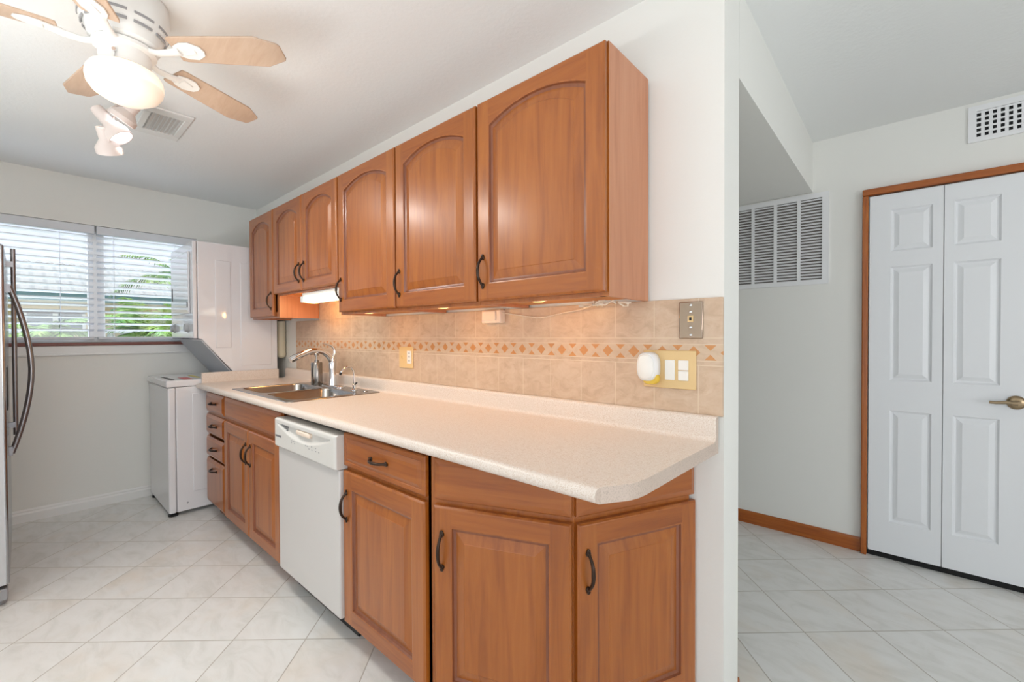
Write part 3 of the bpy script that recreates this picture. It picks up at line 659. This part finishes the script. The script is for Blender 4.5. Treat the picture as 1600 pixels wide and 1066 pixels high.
for y0, y1 in ((-0.515, -0.415), (-0.35, -0.13)): build('side_panel', Box(LX1 - 0.001, LX1 + 0.005, y0, y1, 1.05 if y0 > -0.4 else 1.19, 1.845), APPL, la, bevel=0.003, smooth=40)
build('stand_underside', MB().prism([(-0.390, 0.9685), (-0.384, 0.9685), (-0.604, 1.2535), (-0.66, 1.2565), (-0.66, 1.2525), (-0.608, 1.2495)], 'x', LX0 + 0.002, LX1 - 0.004), mat('stand_grey', (190, 194, 200), 0.4), la, smooth=0)
dfp = build('dryer_front_panel', Box(LX0, LX1, -0.655, -0.628, 1.262, 1.970), APPL, la, bevel=0.008, smooth=40, seg=3)
dd = build('dryer_door', Box(LX0 + 0.06, LX1 - 0.07, -0.668, -0.656, 1.445, 1.90), APPL, la, bevel=0.005, smooth=40)
build('door_handle', Box(-3.97, -3.955, -0.6715, -0.667, 1.56, 1.66), BLACK, dd, bevel=0.002)
build('door_hinge', Box(-3.5, -3.488, -0.6715, -0.667, 1.49, 1.53), BLACK, dd, bevel=0.002)
for x in (-3.96, -3.53):
    k_ = build('control_knob', MB().lathe([(0, 0), (0.034, 0), (0.034, 0.006), (0.028, 0.01), (0.026, 0.026), (0.0, 0.028)], (x, -0.655, 1.34), 24, axis=(0, -1, 0)), LGREY, dfp, smooth=40)

# vent duct and grey filler beside the laundry
fa = thing('vent_duct', 'beige vent pipe with a rounded end behind the dryer', 'duct', (-3.45, -0.04, 1.12))
build('pipe', MB().lathe([(0, -0.028), (0.018, -0.024), (0.029, -0.012), (0.033, 0.0), (0.033, 0.28), (0, 0.28)], (-3.45, -0.036, 1.12), 20), mat('duct_beige', (206, 200, 176), 0.5), fa, smooth=50)

# ------------------------------------------------------------------ refrigerator
fr = thing('refrigerator', 'stainless steel side by side refrigerator at the window end', 'refrigerator', (-3.2, -1.95, 0))
FX0, FX1, FYF = -3.66, -2.735, -1.532
build('cabinet', Box(FX0 + 0.01, FX1 - 0.004, -2.30, -1.62, 0.03, 1.70), FRIDGE_SIDE, fr, bevel=0.006, smooth=40)
d1 = build('door', Box(-3.165, FX1, -1.615, FYF, 0.10, 1.715), FRIDGE_STEEL, fr, bevel=0.010, smooth=40, seg=3)
d2 = build('door', Box(FX0, -3.172, -1.615, FYF, 0.10, 1.715), FRIDGE_STEEL, fr, bevel=0.010, smooth=40, seg=3)
build('door_edge', Box(FX1 - 0.0005, FX1 + 0.0015, -1.612, FYF - 0.012, 0.105, 1.712), FRIDGE_SIDE, d1, smooth=0)
mb = MB(); hx = -3.08; path = []
for i in range(17):
    q = -1 + 2 * i / 16; path.append((hx, -1.522 + 0.075 * (1 - abs(q) ** 1.8), 1.105 + 0.44 * q))
build('handle', MB().tube(path, 0.0125, 12).box(hx - 0.012, hx + 0.012, FYF, -1.518, 0.655, 0.70).box(hx - 0.012, hx + 0.012, FYF, -1.518, 1.51, 1.555), HANDLE_STEEL, d1, smooth=50)
build('handle', MB().tube([(-3.22, -1.507, 0.74), (-3.22, -1.507, 1.76)], 0.010, 12).box(-3.23, -3.21, FYF, -1.507, 0.78, 0.81).box(-3.23, -3.21, FYF, -1.507, 1.66, 1.69), HANDLE_STEEL, d2, smooth=50)
build('dispenser', Box(-3.03, -2.82, FYF - 0.01, FYF + 0.004, 0.92, 1.13), BLACK, d1, bevel=0.003)
for x in (-2.80, -3.6): build('hinge_cover', Box(x - 0.05, x + 0.05, -1.70, -1.545, 1.7155, 1.755), GREY, fr, bevel=0.005)
build('kick_grille', Box(FX0 + 0.02, FX1 - 0.02, -1.60, -1.585, 0.012, 0.095), GREY, fr, bevel=0.003)
for x in (-2.80, -3.6):
    build('front_foot', MB().box(x - 0.06, x + 0.06, -1.60, -1.538, 0.03, 0.085).lathe([(0, 0), (0.024, 0), (0.024, 0.02), (0, 0.03)], (x, -1.565, 0.0), 14), GREY, fr, bevel=0.004)

# ------------------------------------------------------------------ ceiling fan
fx, fy, zb = -1.615, -1.227, 2.288
fan = thing('ceiling_fan', 'white ceiling fan with pale maple blades and lit glass bowl', 'ceiling fan', (fx, fy, ZC))
hs = build('motor_housing', MB().lathe([(0, 0.17), (0.12, 0.17), (0.125, 0.16), (0.125, 0.09), (0.118, 0.06), (0.103, 0.035), (0.098, 0.012), (0.085, 0.002), (0.0, 0.0)], (fx, fy, zb - 0.0), 48), FANW, fan, smooth=40)
for k in range(10):
    for zz in (0.046, 0.072):
        a0 = 2 * math.pi * (k + 0.12) / 10; a1 = 2 * math.pi * (k + 0.88) / 10; r_ = 0.1145 if zz < 0.06 else 0.1222
        pts = [(fx + (r_ - 0.004) * math.cos(a0 + (a1 - a0) * i / 6), fy + (r_ - 0.004) * math.sin(a0 + (a1 - a0) * i / 6)) for i in range(7)]
        out = [(fx + (r_ + 0.0005) * math.cos(a0 + (a1 - a0) * i / 6), fy + (r_ + 0.0005) * math.sin(a0 + (a1 - a0) * i / 6)) for i in range(7)]
        build('cooling_slot', MB().prism(pts + out[::-1], 'z', zb + zz - 0.004, zb + zz + 0.004), GREY, hs, smooth=0)
build('switch_housing', MB().lathe([(0, 0.0), (0.088, 0.0), (0.088, -0.012), (0.072, -0.02), (0.072, -0.07), (0.0, -0.07)], (fx, fy, zb - 0.002), 40), FANW, fan, smooth=40)
bowl = build('light_bowl', MB().lathe([(0.066, 0.0), (0.080, -0.003), (0.095, -0.012), (0.104, -0.028), (0.107, -0.048), (0.103, -0.070), (0.090, -0.090), (0.062, -0.108), (0.025, -0.116), (0.0, -0.117)], (fx, fy, zb - 0.074), 48), GLOW_FAN, fan, smooth=60)
build('pull_chain', MB().tube([(fx + 0.066, fy - 0.035, zb - 0.05), (fx + 0.069, fy - 0.037, zb - 0.072), (fx + 0.074, fy - 0.04, zb - 0.10)], 0.0018, 6).lathe([(0, 0), (0.006, 0), (0.006, 0.008), (0, 0.008)], (fx + 0.066, fy - 0.035, zb - 0.052), 10, axis=(0.9, -0.45, 0)), CHROME, fan)
PH = R(44.9)
for k in range(5):
    an = PH + k * 2 * math.pi / 5
    T = Tr((fx, fy, zb)) @ Matrix.Rotation(an, 4, 'Z') @ Matrix.Rotation(R(-11), 4, 'X')
    out = [(0.165, -0.048), (0.18, -0.053), (0.30, -0.058), (0.462, -0.064), (0.532, -0.036), (0.538, -0.026), (0.538, 0.026), (0.532, 0.036), (0.462, 0.064), (0.30, 0.058), (0.18, 0.053), (0.165, 0.048)]
    bl = build('blade', MB(T).prism(out, 'z', -0.0035, 0.0035), BLADE, fan, bevel=0.002, smooth=40)
    br = [(0.172, -0.020), (0.20, -0.034), (0.232, -0.036), (0.262, -0.018), (0.268, 0.0), (0.262, 0.018), (0.232, 0.036), (0.20, 0.034), (0.172, 0.020)]
    mb = MB(T).prism(br, 'z', -0.0095, -0.0036)
    mb.prism([(0.198, -0.016), (0.24, -0.008), (0.24, 0.008), (0.198, 0.016)], 'z', -0.0125, -0.009)
    mb.T = Tr((fx, fy, zb)) @ Matrix.Rotation(an, 4, 'Z')
    mb.tube([(0.075, 0, -0.006), (0.11, 0, -0.016), (0.15, 0, -0.014), (0.185, 0, -0.007)], [0.009, 0.009, 0.010, 0.012], 10, flat=1.6)
    build('blade_bracket', mb, FANW, bl, bevel=0.0015, smooth=40)
add_light('fan_bulb_upward', 'AREA', (fx, fy, zb - 0.13), 1.3, (1.0, 0.90, 0.76), (fx, fy, 3), shape='DISK', size=1.0)
add_light('fan_bulb', 'AREA', (fx, fy, zb - 0.2), 9.5, (1.0, 0.95, 0.88), (fx, fy, 0), shape='DISK', size=0.2)

# ------------------------------------------------------------------ ceiling spot fixture
tk = thing('spot_fixture', 'white three-head ceiling spot fixture hanging behind the fan bowl', 'spotlight', (-2.46, -1.13, ZC))
build('canopy', MB().lathe([(0, 0), (0.06, 0), (0.06, -0.012), (0.045, -0.022), (0, -0.022)], (-2.46, -1.13, ZC), 28), TRACKW, tk, smooth=40)
def spot_head(tail, lens, r, lit):
    tail, lens = Vector(tail), Vector(lens); ax = (lens - tail); L = ax.length; ax.normalize()
    hd = build('spot_head', MB().lathe([(0.0, 0.0), (r * 0.5, 0.0), (r * 0.52, L * 0.1), (r * 0.5, L * 0.45), (r * 0.75, L * 0.62), (r, L * 0.78), (r, L), (r * 0.93, L), (r * 0.88, L * 0.9), (0.0, L * 0.9)], tail, 28, axis=ax), TRACKW, tk, smooth=40)
    build('lens', MB().lathe([(0, 0), (r * 0.86, 0), (r * 0.86, 0.004), (0, 0.006)], tail + ax * (L * 0.91), 24, axis=ax), GLOW_SPOT if lit else GREY, hd, smooth=40)
    build('arm', MB().tube([tail + ax * 0.03, (tail + ax * 0.03) * 0.5 + Vector((-2.46, -1.13, 2.44)) * 0.5, (-2.46, -1.13, 2.44)], 0.006, 8), TRACKW, hd)
    if lit: add_light('spot_bulb', 'SPOT', lens + ax * 0.01, 11, (1.0, 0.97, 0.93), lens + ax, spot_size=R(120), spot_blend=0.6, shadow_soft_size=0.04)
spot_head((-2.345, -1.104, 2.396), (-2.378, -1.151, 2.313), 0.056, True)
spot_head((-2.44, -1.23, 2.361), (-2.393, -1.148, 2.231), 0.052, True)
spot_head((-2.401, -1.215, 2.267), (-2.456, -1.183, 2.167), 0.052, False)

# ceiling vent
cv = thing('ceiling_vent', 'square white ceiling vent beyond the fan light', 'vent', (-2.63, -0.94, ZC))
x0, x1, y0, y1 = -2.835, -2.435, -1.045, -0.845
mb = MB().box(x0, x0 + 0.07, y0, y1, ZC - 0.012, ZC - 0.0005).box(x1 - 0.07, x1, y0, y1, ZC - 0.012, ZC - 0.0005).box(x0 + 0.07, x1 - 0.07, y0, y0 + 0.03, ZC - 0.012, ZC - 0.0005).box(x0 + 0.07, x1 - 0.07, y1 - 0.03, y1, ZC - 0.012, ZC - 0.0005)
build('frame', mb, FANW, cv, bevel=0.003)
build('backing', Box(x0 + 0.02, x1 - 0.02, y0 + 0.02, y1 - 0.02, ZC - 0.002, ZC - 0.0004), FANW, cv, smooth=0)
mb = MB()
for k in range(8):
    yy = y0 + 0.036 + k * 0.0175; mb.add([(x0 + 0.07, yy, ZC - 0.011), (x1 - 0.07, yy, ZC - 0.011), (x1 - 0.07, yy + 0.015, ZC - 0.003), (x0 + 0.07, yy + 0.015, ZC - 0.003), (x0 + 0.07, yy, ZC - 0.0095), (x1 - 0.07, yy, ZC - 0.0095), (x1 - 0.07, yy + 0.015, ZC - 0.002), (x0 + 0.07, yy + 0.015, ZC - 0.002)],
            [(0, 1, 2, 3), (7, 6, 5, 4), (0, 4, 5, 1), (1, 5, 6, 2), (2, 6, 7, 3), (3, 7, 4, 0)])
build('louvers', mb, FANW, cv, smooth=0)

# ------------------------------------------------------------------ under-cabinet lights, cord, wall plates
ul = thing('strip_light', 'lit white strip light under the sink wall cabinet', 'under-cabinet light', (-2.2, -0.24, 1.555))
build('housing', Box(-2.47, -1.935, -0.272, -0.17, 1.532, 1.5545), SWITCH, ul, bevel=0.003)
build('diffuser', MB().prism([(-0.276, 1.50), (-0.268, 1.494), (-0.18, 1.494), (-0.172, 1.502), (-0.172, 1.5315), (-0.276, 1.5315)], 'x', -2.44, -1.985), GLOW_STRIP, ul, bevel=0.003)
for x in (-2.463, -1.962): build('end_cap', Box(x - 0.022, x + 0.022, -0.278, -0.168, 1.492, 1.5318), SWITCH, ul, bevel=0.004)
add_light('strip_tube', 'POINT', (-2.5, -0.20, 1.475), 1.9, (1.0, 0.54, 0.18), shadow_soft_size=0.03)
for i, x in enumerate((-1.72, -1.10, -0.56)):
    pk = thing('puck_light', ['round puck light glowing under the cabinet nearest the strip light', 'round puck light under the cabinet above the transformer box', 'round puck light under the largest wall cabinet'][i], 'under-cabinet light', (x, -0.238, 1.405), 'puck lights under the wall cabinets')
    build('housing', MB().lathe([(0, 0), (0.036, 0), (0.034, -0.006), (0.03, -0.007), (0, -0.007)], (x, -0.238, 1.4058), 24), SWITCH, pk, smooth=40)
    build('lens', MB().lathe([(0, 0), (0.026, 0), (0.02, -0.003), (0, -0.004)], (x, -0.238, 1.3988), 20), GLOW_PUCK, pk, smooth=40)
    add_light('puck_bulb', 'AREA', (x, -0.225, 1.3955), 0.58, (1.0, 0.50, 0.13), (x, -0.02, 1.05), shape='DISK', size=0.05)
tb = thing('transformer_box', 'small white transformer box on the tile under the wall cabinets', 'transformer', (-1.0, -0.03, 1.33))
build('box', Box(-1.052, -0.93, -0.045, -0.0115, 1.332, 1.392), PINKW, tb, bevel=0.004)
build('lid', Box(-1.04, -0.955, -0.052, -0.045, 1.343, 1.388), PINKW, tb, bevel=0.004)
pts = [(-0.93, -0.03, 1.377), (-0.88, -0.02, 1.370), (-0.80, -0.018, 1.358), (-0.74, -0.018, 1.350), (-0.69, -0.018, 1.351), (-0.60, -0.02, 1.366), (-0.52, -0.03, 1.373), (-0.45, -0.06, 1.384), (-0.40, -0.12, 1.3885)]
cd = MB().tube(pts, 0.0024, 8)
random.seed(3); q = []
for i in range(46):
    s = i / 45; q.append((-0.43 + 0.17 * s + random.uniform(-0.02, 0.02), -0.16 + 0.05 * math.sin(9 * s) + random.uniform(-0.03, 0.03), 1.384 + random.uniform(-0.010, 0.006)))
cd.tube(q, 0.0026, 6).tube([(-0.40, -0.12, 1.3885), q[0]], 0.0024, 6)
tag(build('cord', cd, mat('cord_white', (236, 222, 202), 0.5), smooth=60), 'thin white cord hanging along the tile, bundled under the largest cabinet', 'cord')

op = thing('outlet_plate', 'ivory outlet plate in the tile near the faucet', 'outlet', (-1.70, -0.012, 1.09))
build('plate', Box(-1.768, -1.632, -0.017, -0.0115, 1.090, 1.213), IVORY, op, bevel=0.003)
build('outlet', MB().box(-1.685, -1.645, -0.0205, -0.0165, 1.118, 1.19), SWITCH, op, bevel=0.002)
mb = MB()
for z in (1.134, 1.158, 1.176): mb.box(-1.673, -1.668, -0.0209, -0.0203, z - 0.005, z + 0.005).box(-1.662, -1.657, -0.0209, -0.0203, z - 0.005, z + 0.005)
build('slots', mb, GREY, op, smooth=0)
build('toggle', MB().box(-1.738, -1.73, -0.0195, -0.0165, 1.14, 1.164).box(-1.737, -1.731, -0.028, -0.0165, 1.149, 1.159), IVORY, op, bevel=0.001)
sw = thing('switch_plate', 'wide ivory switch plate with two white rocker switches', 'light switch', (-0.165, -0.012, 1.09))
build('plate', Box(-0.262, -0.080, -0.018, -0.0115, 1.093, 1.222), IVORY, sw, bevel=0.003)
build('rocker', Box(-0.183, -0.149, -0.0225, -0.0175, 1.122, 1.190), SWITCH, sw, bevel=0.002)
build('rocker', MB().box(-0.138, -0.104, -0.0225, -0.0175, 1.1565, 1.190).box(-0.138, -0.104, -0.0225, -0.0175, 1.122, 1.1545), SWITCH, sw, bevel=0.002)
af = thing('air_freshener', 'white oval plug-in air freshener on the switch plate', 'air freshener', (-0.235, -0.045, 1.12))
def oval(cx, cz, hw, hh, y, n=28):
    pts = []
    for i in range(n):
        an = 2 * math.pi * i / n; c_, s_ = math.cos(an), math.sin(an)
        pts.append((cx + hw * math.copysign(abs(c_) ** 0.75, c_), y, cz + hh * math.copysign(abs(s_) ** 0.75, s_)))
    return pts
build('shell', MB().loft([oval(-0.232, 1.166, 0.026, 0.040, -0.0182), oval(-0.232, 1.166, 0.036, 0.050, -0.026), oval(-0.232, 1.166, 0.036, 0.050, -0.055), oval(-0.232, 1.166, 0.032, 0.046, -0.065)]), WHITE, af, smooth=60)
build('cover', MB().loft([oval(-0.232, 1.166, 0.029, 0.043, -0.0645), oval(-0.232, 1.166, 0.029, 0.043, -0.070), oval(-0.232, 1.166, 0.024, 0.038, -0.0735)]), SWITCH, af, smooth=60)
build('refill_bottle', MB().loft([oval(-0.222, 1.126, 0.026, 0.020, -0.03), oval(-0.222, 1.126, 0.027, 0.021, -0.036), oval(-0.222, 1.126, 0.027, 0.021, -0.05), oval(-0.222, 1.126, 0.024, 0.018, -0.056)]), OILY, af, smooth=60)
pj = thing('phone_jack', 'brushed steel phone jack plate high on the tile', 'wall plate', (-0.098, -0.012, 1.26))
build('plate', Box(-0.137, -0.060, -0.017, -0.0115, 1.262, 1.384), PLATE_STEEL, pj, bevel=0.003)
build('jack', MB().box(-0.107, -0.089, -0.0195, -0.0165, 1.317, 1.337).box(-0.102, -0.094, -0.0199, -0.019, 1.322, 1.332, 1), [IVORY, BLACK], pj)
for z in (1.372, 1.350, 1.299, 1.274): build('screw', MB().lathe([(0, 0), (0.0045, 0), (0.003, 0.002), (0, 0.0025)], (-0.098, -0.017, z), 12, axis=(0, -1, 0)), CHROME, pj)

# ------------------------------------------------------------------ hall: bifold door, casing, grilles
dr = struct_empty('door_1', (0.58, YC, 0), 'white six panel folding closet door')
def leaf(x0, x1, panels):
    T = Tr((x0, YC - 0.0005, 0.036)); wd, ht = x1 - x0, 2.056 - 0.036
    mb = MB(T); y0 = 0.030
    xs = sorted({0.0, wd, panels[0][0] - x0, panels[0][1] - x0}); zs = sorted({0.0, ht} | {z - 0.036 for p_ in panels for z in (p_[2], p_[3])})
    holes = [(p_[0] - x0, p_[1] - x0, p_[2] - 0.036, p_[3] - 0.036) for p_ in panels]
    for i in range(len(xs) - 1):
        for j in range(len(zs) - 1):
            if any(abs(xs[i] - h[0]) < 1e-5 and abs(zs[j] - h[2]) < 1e-5 for h in holes): continue
            mb.add([(xs[i], -y0, zs[j]), (xs[i + 1], -y0, zs[j]), (xs[i + 1], -y0, zs[j + 1]), (xs[i], -y0, zs[j + 1])], [(0, 1, 2, 3)])
    rc = lambda h, d, y: [(h[0] + d, -y, h[2] + d), (h[1] - d, -y, h[2] + d), (h[1] - d, -y, h[3] - d), (h[0] + d, -y, h[3] - d)]
    for h in holes: mb.loft([rc(h, 0, y0), rc(h, 0.008, y0 - 0.010), rc(h, 0.014, y0 - 0.011), rc(h, 0.036, y0 - 0.002)], False, True)
    full = (0, wd, 0, ht)
    mb.loft([rc(full, 0, y0), rc(full, 0, 0.0)], False, True)
    o = build('door_leaf', mb, DOORW, dr, smooth=0)
    bm = bmesh.new(); bm.from_mesh(o.data); bmesh.ops.remove_doubles(bm, verts=bm.verts, dist=0.0001); bmesh.ops.recalc_face_normals(bm, faces=bm.faces); bm.to_mesh(o.data); bm.free()
    return o
PZ = ((1.735, 1.968), (1.015, 1.650), (0.217, 0.847))
l1 = leaf(0.276, 0.578, [(0.367, 0.537, a_, b_) for a_, b_ in PZ])
l2 = leaf(0.581, 0.883, [(0.617, 0.783, a_, b_) for a_, b_ in PZ])
mb = MB().lathe([(0, 0), (0.034, 0), (0.033, 0.006), (0.024, 0.012), (0.012, 0.014), (0.010, 0.045), (0, 0.046)], (0.837, YC - 0.0305, 0.936), 28, axis=(0, -1, 0))
mb.tube([(0.837, YC - 0.072, 0.936), (0.80, YC - 0.074, 0.938), (0.765, YC - 0.074, 0.934), (0.742, YC - 0.071, 0.934)], [0.011, 0.008, 0.0075, 0.007], 12)
build('lever_handle', mb, LEVER, l2, smooth=50)['label'] = 'antique brass lever handle'
mb = MB().box(0.243, 0.270, YC - 0.040, YC - 0.0005, 0.0, 2.064).box(0.889, 0.916, YC - 0.040, YC - 0.0005, 0.0, 2.064).box(0.243, 0.916, YC - 0.040, YC - 0.0005, 2.0645, 2.102, 1)
struct('trim_1', mb, [OAK, OAK_H], label='oak casing round the folding door', bevel=0.005, smooth=40)
struct('door_gap_shade', Box(0.2705, 0.8885, YC - 0.012, YC - 0.0004, 0.0, 0.034), DARK, label='dark strip painted as shade under the folding door', smooth=0)  # dark strip put in as the shade below the door leaves

gr = thing('return_grille', 'large white louvered return air grille under the soffit', 'vent', (-0.26, YC, 1.585))
gx0, gx1, gz0, gz1 = -0.62, 0.083, 1.583, 2.142
mb = frame(MB(), gx0, gx1, gz0, gz1, 0.034, 0.034, 0.03, 0.03, YC - 0.012, YC - 0.0005)
for xx in (-0.46, -0.33, -0.20, -0.071): mb.box(xx - 0.009, xx + 0.009, YC - 0.0125, YC - 0.0005, gz0 + 0.0301, gz1 - 0.0301)
build('frame', mb, WHITE, gr, smooth=0)
build('filter', Box(gx0 + 0.02, gx1 - 0.02, YC - 0.0015, YC - 0.0004, gz0 + 0.02, gz1 - 0.02), mat('dusty_filter', (112, 106, 100), 0.9), gr, smooth=0)
mb = MB(); z = gz0 + 0.038
while z < gz1 - 0.035:
    mb.add([(gx0 + 0.03, YC - 0.0105, z), (gx1 - 0.03, YC - 0.0105, z), (gx1 - 0.03, YC - 0.003, z + 0.010), (gx0 + 0.03, YC - 0.003, z + 0.010), (gx0 + 0.03, YC - 0.0105, z + 0.0016), (gx1 - 0.03, YC - 0.0105, z + 0.0016), (gx1 - 0.03, YC - 0.003, z + 0.0116), (gx0 + 0.03, YC - 0.003, z + 0.0116)],
           [(0, 1, 2, 3), (7, 6, 5, 4), (0, 4, 5, 1), (1, 5, 6, 2), (2, 6, 7, 3), (3, 7, 4, 0)]); z += 0.0183
build('louvers', mb, WHITE, gr, smooth=0)
rg = thing('wall_register', 'small white supply register above the folding door', 'vent', (0.82, YC, 2.255))
rx0, rx1, rz0, rz1 = 0.666, 1.03, 2.255, 2.437
build('frame', frame(MB(), rx0, rx1, rz0, rz1, 0.03, 0.03, 0.024, 0.028, YC - 0.010, YC - 0.0005), WHITE, rg, smooth=0)
build('backing', Box(rx0 + 0.01, rx1 - 0.01, YC - 0.0012, YC - 0.0004, rz0 + 0.01, rz1 - 0.01), DARK, rg, smooth=0)
mb = MB(); x = rx0 + 0.046
while x < rx1 - 0.035: mb.box(x, x + 0.013, YC - 0.006, YC - 0.001, rz0 + 0.02, rz1 - 0.02); x += 0.0272
z = rz0 + 0.041
while z < rz1 - 0.03: mb.box(rx0 + 0.025, rx1 - 0.025, YC - 0.008, YC - 0.0055, z, z + 0.009); z += 0.0255
build('louvers', mb, WHITE, rg, smooth=0)

# ------------------------------------------------------------------ outside the window
struct('ground', Box(-40, -4.4, -30, 30, -0.3, -0.12), LAWN, smooth=0)
ho = thing('neighbor_house', 'low cream house with pale tiled roof and teal fascia outside', 'house', (-15, 0, -0.12))
HX = -13.0
wl = build('wall', Box(HX - 5, HX - 0.55, -9, 9, -0.12, 2.05), STUCCO, ho, smooth=0)
build('eave_band', Box(HX - 0.56, HX - 0.5, -9, 9, 1.80, 1.95), mat('tan_band', (214, 190, 140), 0.7), ho, smooth=0)
build('fascia', Box(HX - 0.06, HX, -9.1, 9.1, 2.06, 2.22), TEAL, ho, smooth=0)
build('soffit', Box(HX - 0.6, HX - 0.06, -9.1, 9.1, 2.05, 2.07), TRIMW, ho, smooth=0)
mb = MB(); ny, nr = 180, 9                      # barrel tile roof: rippled, stepped slope
vs = []
for j in range(nr + 1):
    for i in range(ny * 4 + 1):
        y = -9.1 + 18.2 * i / (ny * 4); s = j / nr
        vs.append((HX + 0.05 - 3.2 * s, y, 2.25 + 0.95 * s + 0.028 * math.sin(2 * math.pi * i / 8) + (0.02 if j % 2 else 0)))
W4 = ny * 4 + 1
mb.add(vs, [(j * W4 + i, j * W4 + i + 1, (j + 1) * W4 + i + 1, (j + 1) * W4 + i) for j in range(nr) for i in range(ny * 4)])
build('roof', mb, ROOFT, ho, smooth=60)
for wy0, wy1 in ((-1.45, -0.5), (-3.6, -2.6), (1.2, 2.2)):
    f_ = build('window', MB().box(HX - 0.56, HX - 0.50, wy0, wy1, 1.40, 1.44).box(HX - 0.56, HX - 0.50, wy0, wy1, 1.80, 1.86).box(HX - 0.56, HX - 0.50, wy0, wy0 + 0.05, 1.4, 1.84).box(HX - 0.56, HX - 0.50, wy1 - 0.05, wy1, 1.4, 1.84).box(HX - 0.56, HX - 0.50, (wy0 + wy1) / 2 - 0.04, (wy0 + wy1) / 2 + 0.04, 1.4, 1.84), WHITE, ho, smooth=0)
    build('pane', Box(HX - 0.549, HX - 0.53, wy0, wy1, 1.42, 1.84), HGLASS, f_, smooth=0)
fe = thing('garden_wall', 'low white balustrade wall outside below the window view', 'wall', (-9.75, 0, -0.12))
mb = MB().box(-9.85, -9.65, -7, 7, -0.12, 1.26).box(-9.87, -9.63, -7, 7, 1.34, 1.38)
build('masonry', mb, WHITE, fe, smooth=0)
mb = MB(); y = -3.5
while y < 2.5: mb.lathe([(0.03, 0), (0.045, 0.03), (0.03, 0.08)], (-9.75, y, 1.26), 8); y += 0.16
build('balusters', mb, WHITE, fe)

def palm(base, h, nf, fl, spread, label, trunk=True, seed=1, droop=0.6, width=0.05):
    random.seed(seed); b = Vector(base)
    rt = thing('palm', label, 'palm tree', base)
    top = b + Vector((0.05, 0.08, h))
    if trunk: build('trunk', MB().tube([b, b * 0.5 + top * 0.5 + Vector((0.03, 0, 0)), top], [0.11, 0.085, 0.07], 12), BARK, rt)
    else:
        mb = MB()
        for k in range(7):
            a_ = 2 * math.pi * k / 7; mb.tube([b + Vector((0.2 * math.cos(a_), 0.2 * math.sin(a_), 0)), top + Vector((0.05 * math.cos(a_), 0.05 * math.sin(a_), -0.1))], [0.03, 0.02], 7)
        build('stems', mb, BARK, rt)
    mb = MB()
    for k in range(nf):
        az = 2 * math.pi * (k + random.uniform(-0.3, 0.3)) / nf * 2.618; el = random.uniform(0.1, 1.2) * spread; L = fl * random.uniform(0.75, 1.1)
        p = top.copy(); d = Vector((math.cos(az) * math.cos(el), math.sin(az) * math.cos(el), math.sin(el))); pts = [p.copy()]
        for s in range(12):
            d = (d + Vector((0, 0, -droop * 0.16))).normalized(); p = p + d * (L / 12); pts.append(p.copy())
        mb.tube(pts, [0.012 * (1 - s / 14) for s in range(13)], 5)
        for s in range(1, 13):
            dd_ = (pts[s] - pts[s - 1]).normalized(); side = dd_.cross(Vector((0, 0, 1))).normalized(); ll = L * 0.32 * math.sin(math.pi * (s + 1.2) / 14.4)
            for q_ in (0.0, 0.5):
                o_ = pts[s - 1] * (1 - q_) + pts[s] * q_
                for sg in (-1, 1):
                    tip = o_ + side * sg * ll * 0.8 + dd_ * ll * 0.6 + Vector((0, 0, -ll * random.uniform(0.15, 0.5)))
                    mid = o_ * 0.5 + tip * 0.5 + Vector((0, 0, ll * 0.08)); wv = dd_ * width * 0.35
                    nrm = side.cross(dd_).normalized() * 0.003
                    mb.add([o_ - wv * 0.4, o_ + wv * 0.4, mid + wv, tip, mid - wv, o_ - wv * 0.4 - nrm, o_ + wv * 0.4 - nrm, mid + wv - nrm, tip - nrm, mid - wv - nrm],
                           [(0, 1, 2, 4), (2, 3, 4), (9, 7, 6, 5), (9, 8, 7), (0, 5, 6, 1), (1, 6, 7, 2), (2, 7, 8, 3), (3, 8, 9, 4), (4, 9, 5, 0)])
    build('fronds', mb, LEAF, rt, smooth=0, recalc=False)
palm((-11.3, 0.70, -0.12), 2.72, 12, 1.2, 1.0, 'tall slim palm rising above the roof outside the window', True, 5, 0.7, 0.045)
palm((-7.3, -0.36, -0.12), 1.42, 26, 0.72, 1.0, 'bushy low palm in the middle of the window view', False, 11, 0.75, 0.05)
palm((-8.6, 0.62, -0.12), 1.62, 22, 0.7, 1.0, 'bushy palm outside beside the dryer reflection', False, 12, 0.75, 0.05)
palm((-8.6, -1.35, -0.12), 1.42, 20, 0.72, 0.9, 'small low palm in front of the neighboring house window', False, 13, 0.8, 0.05)
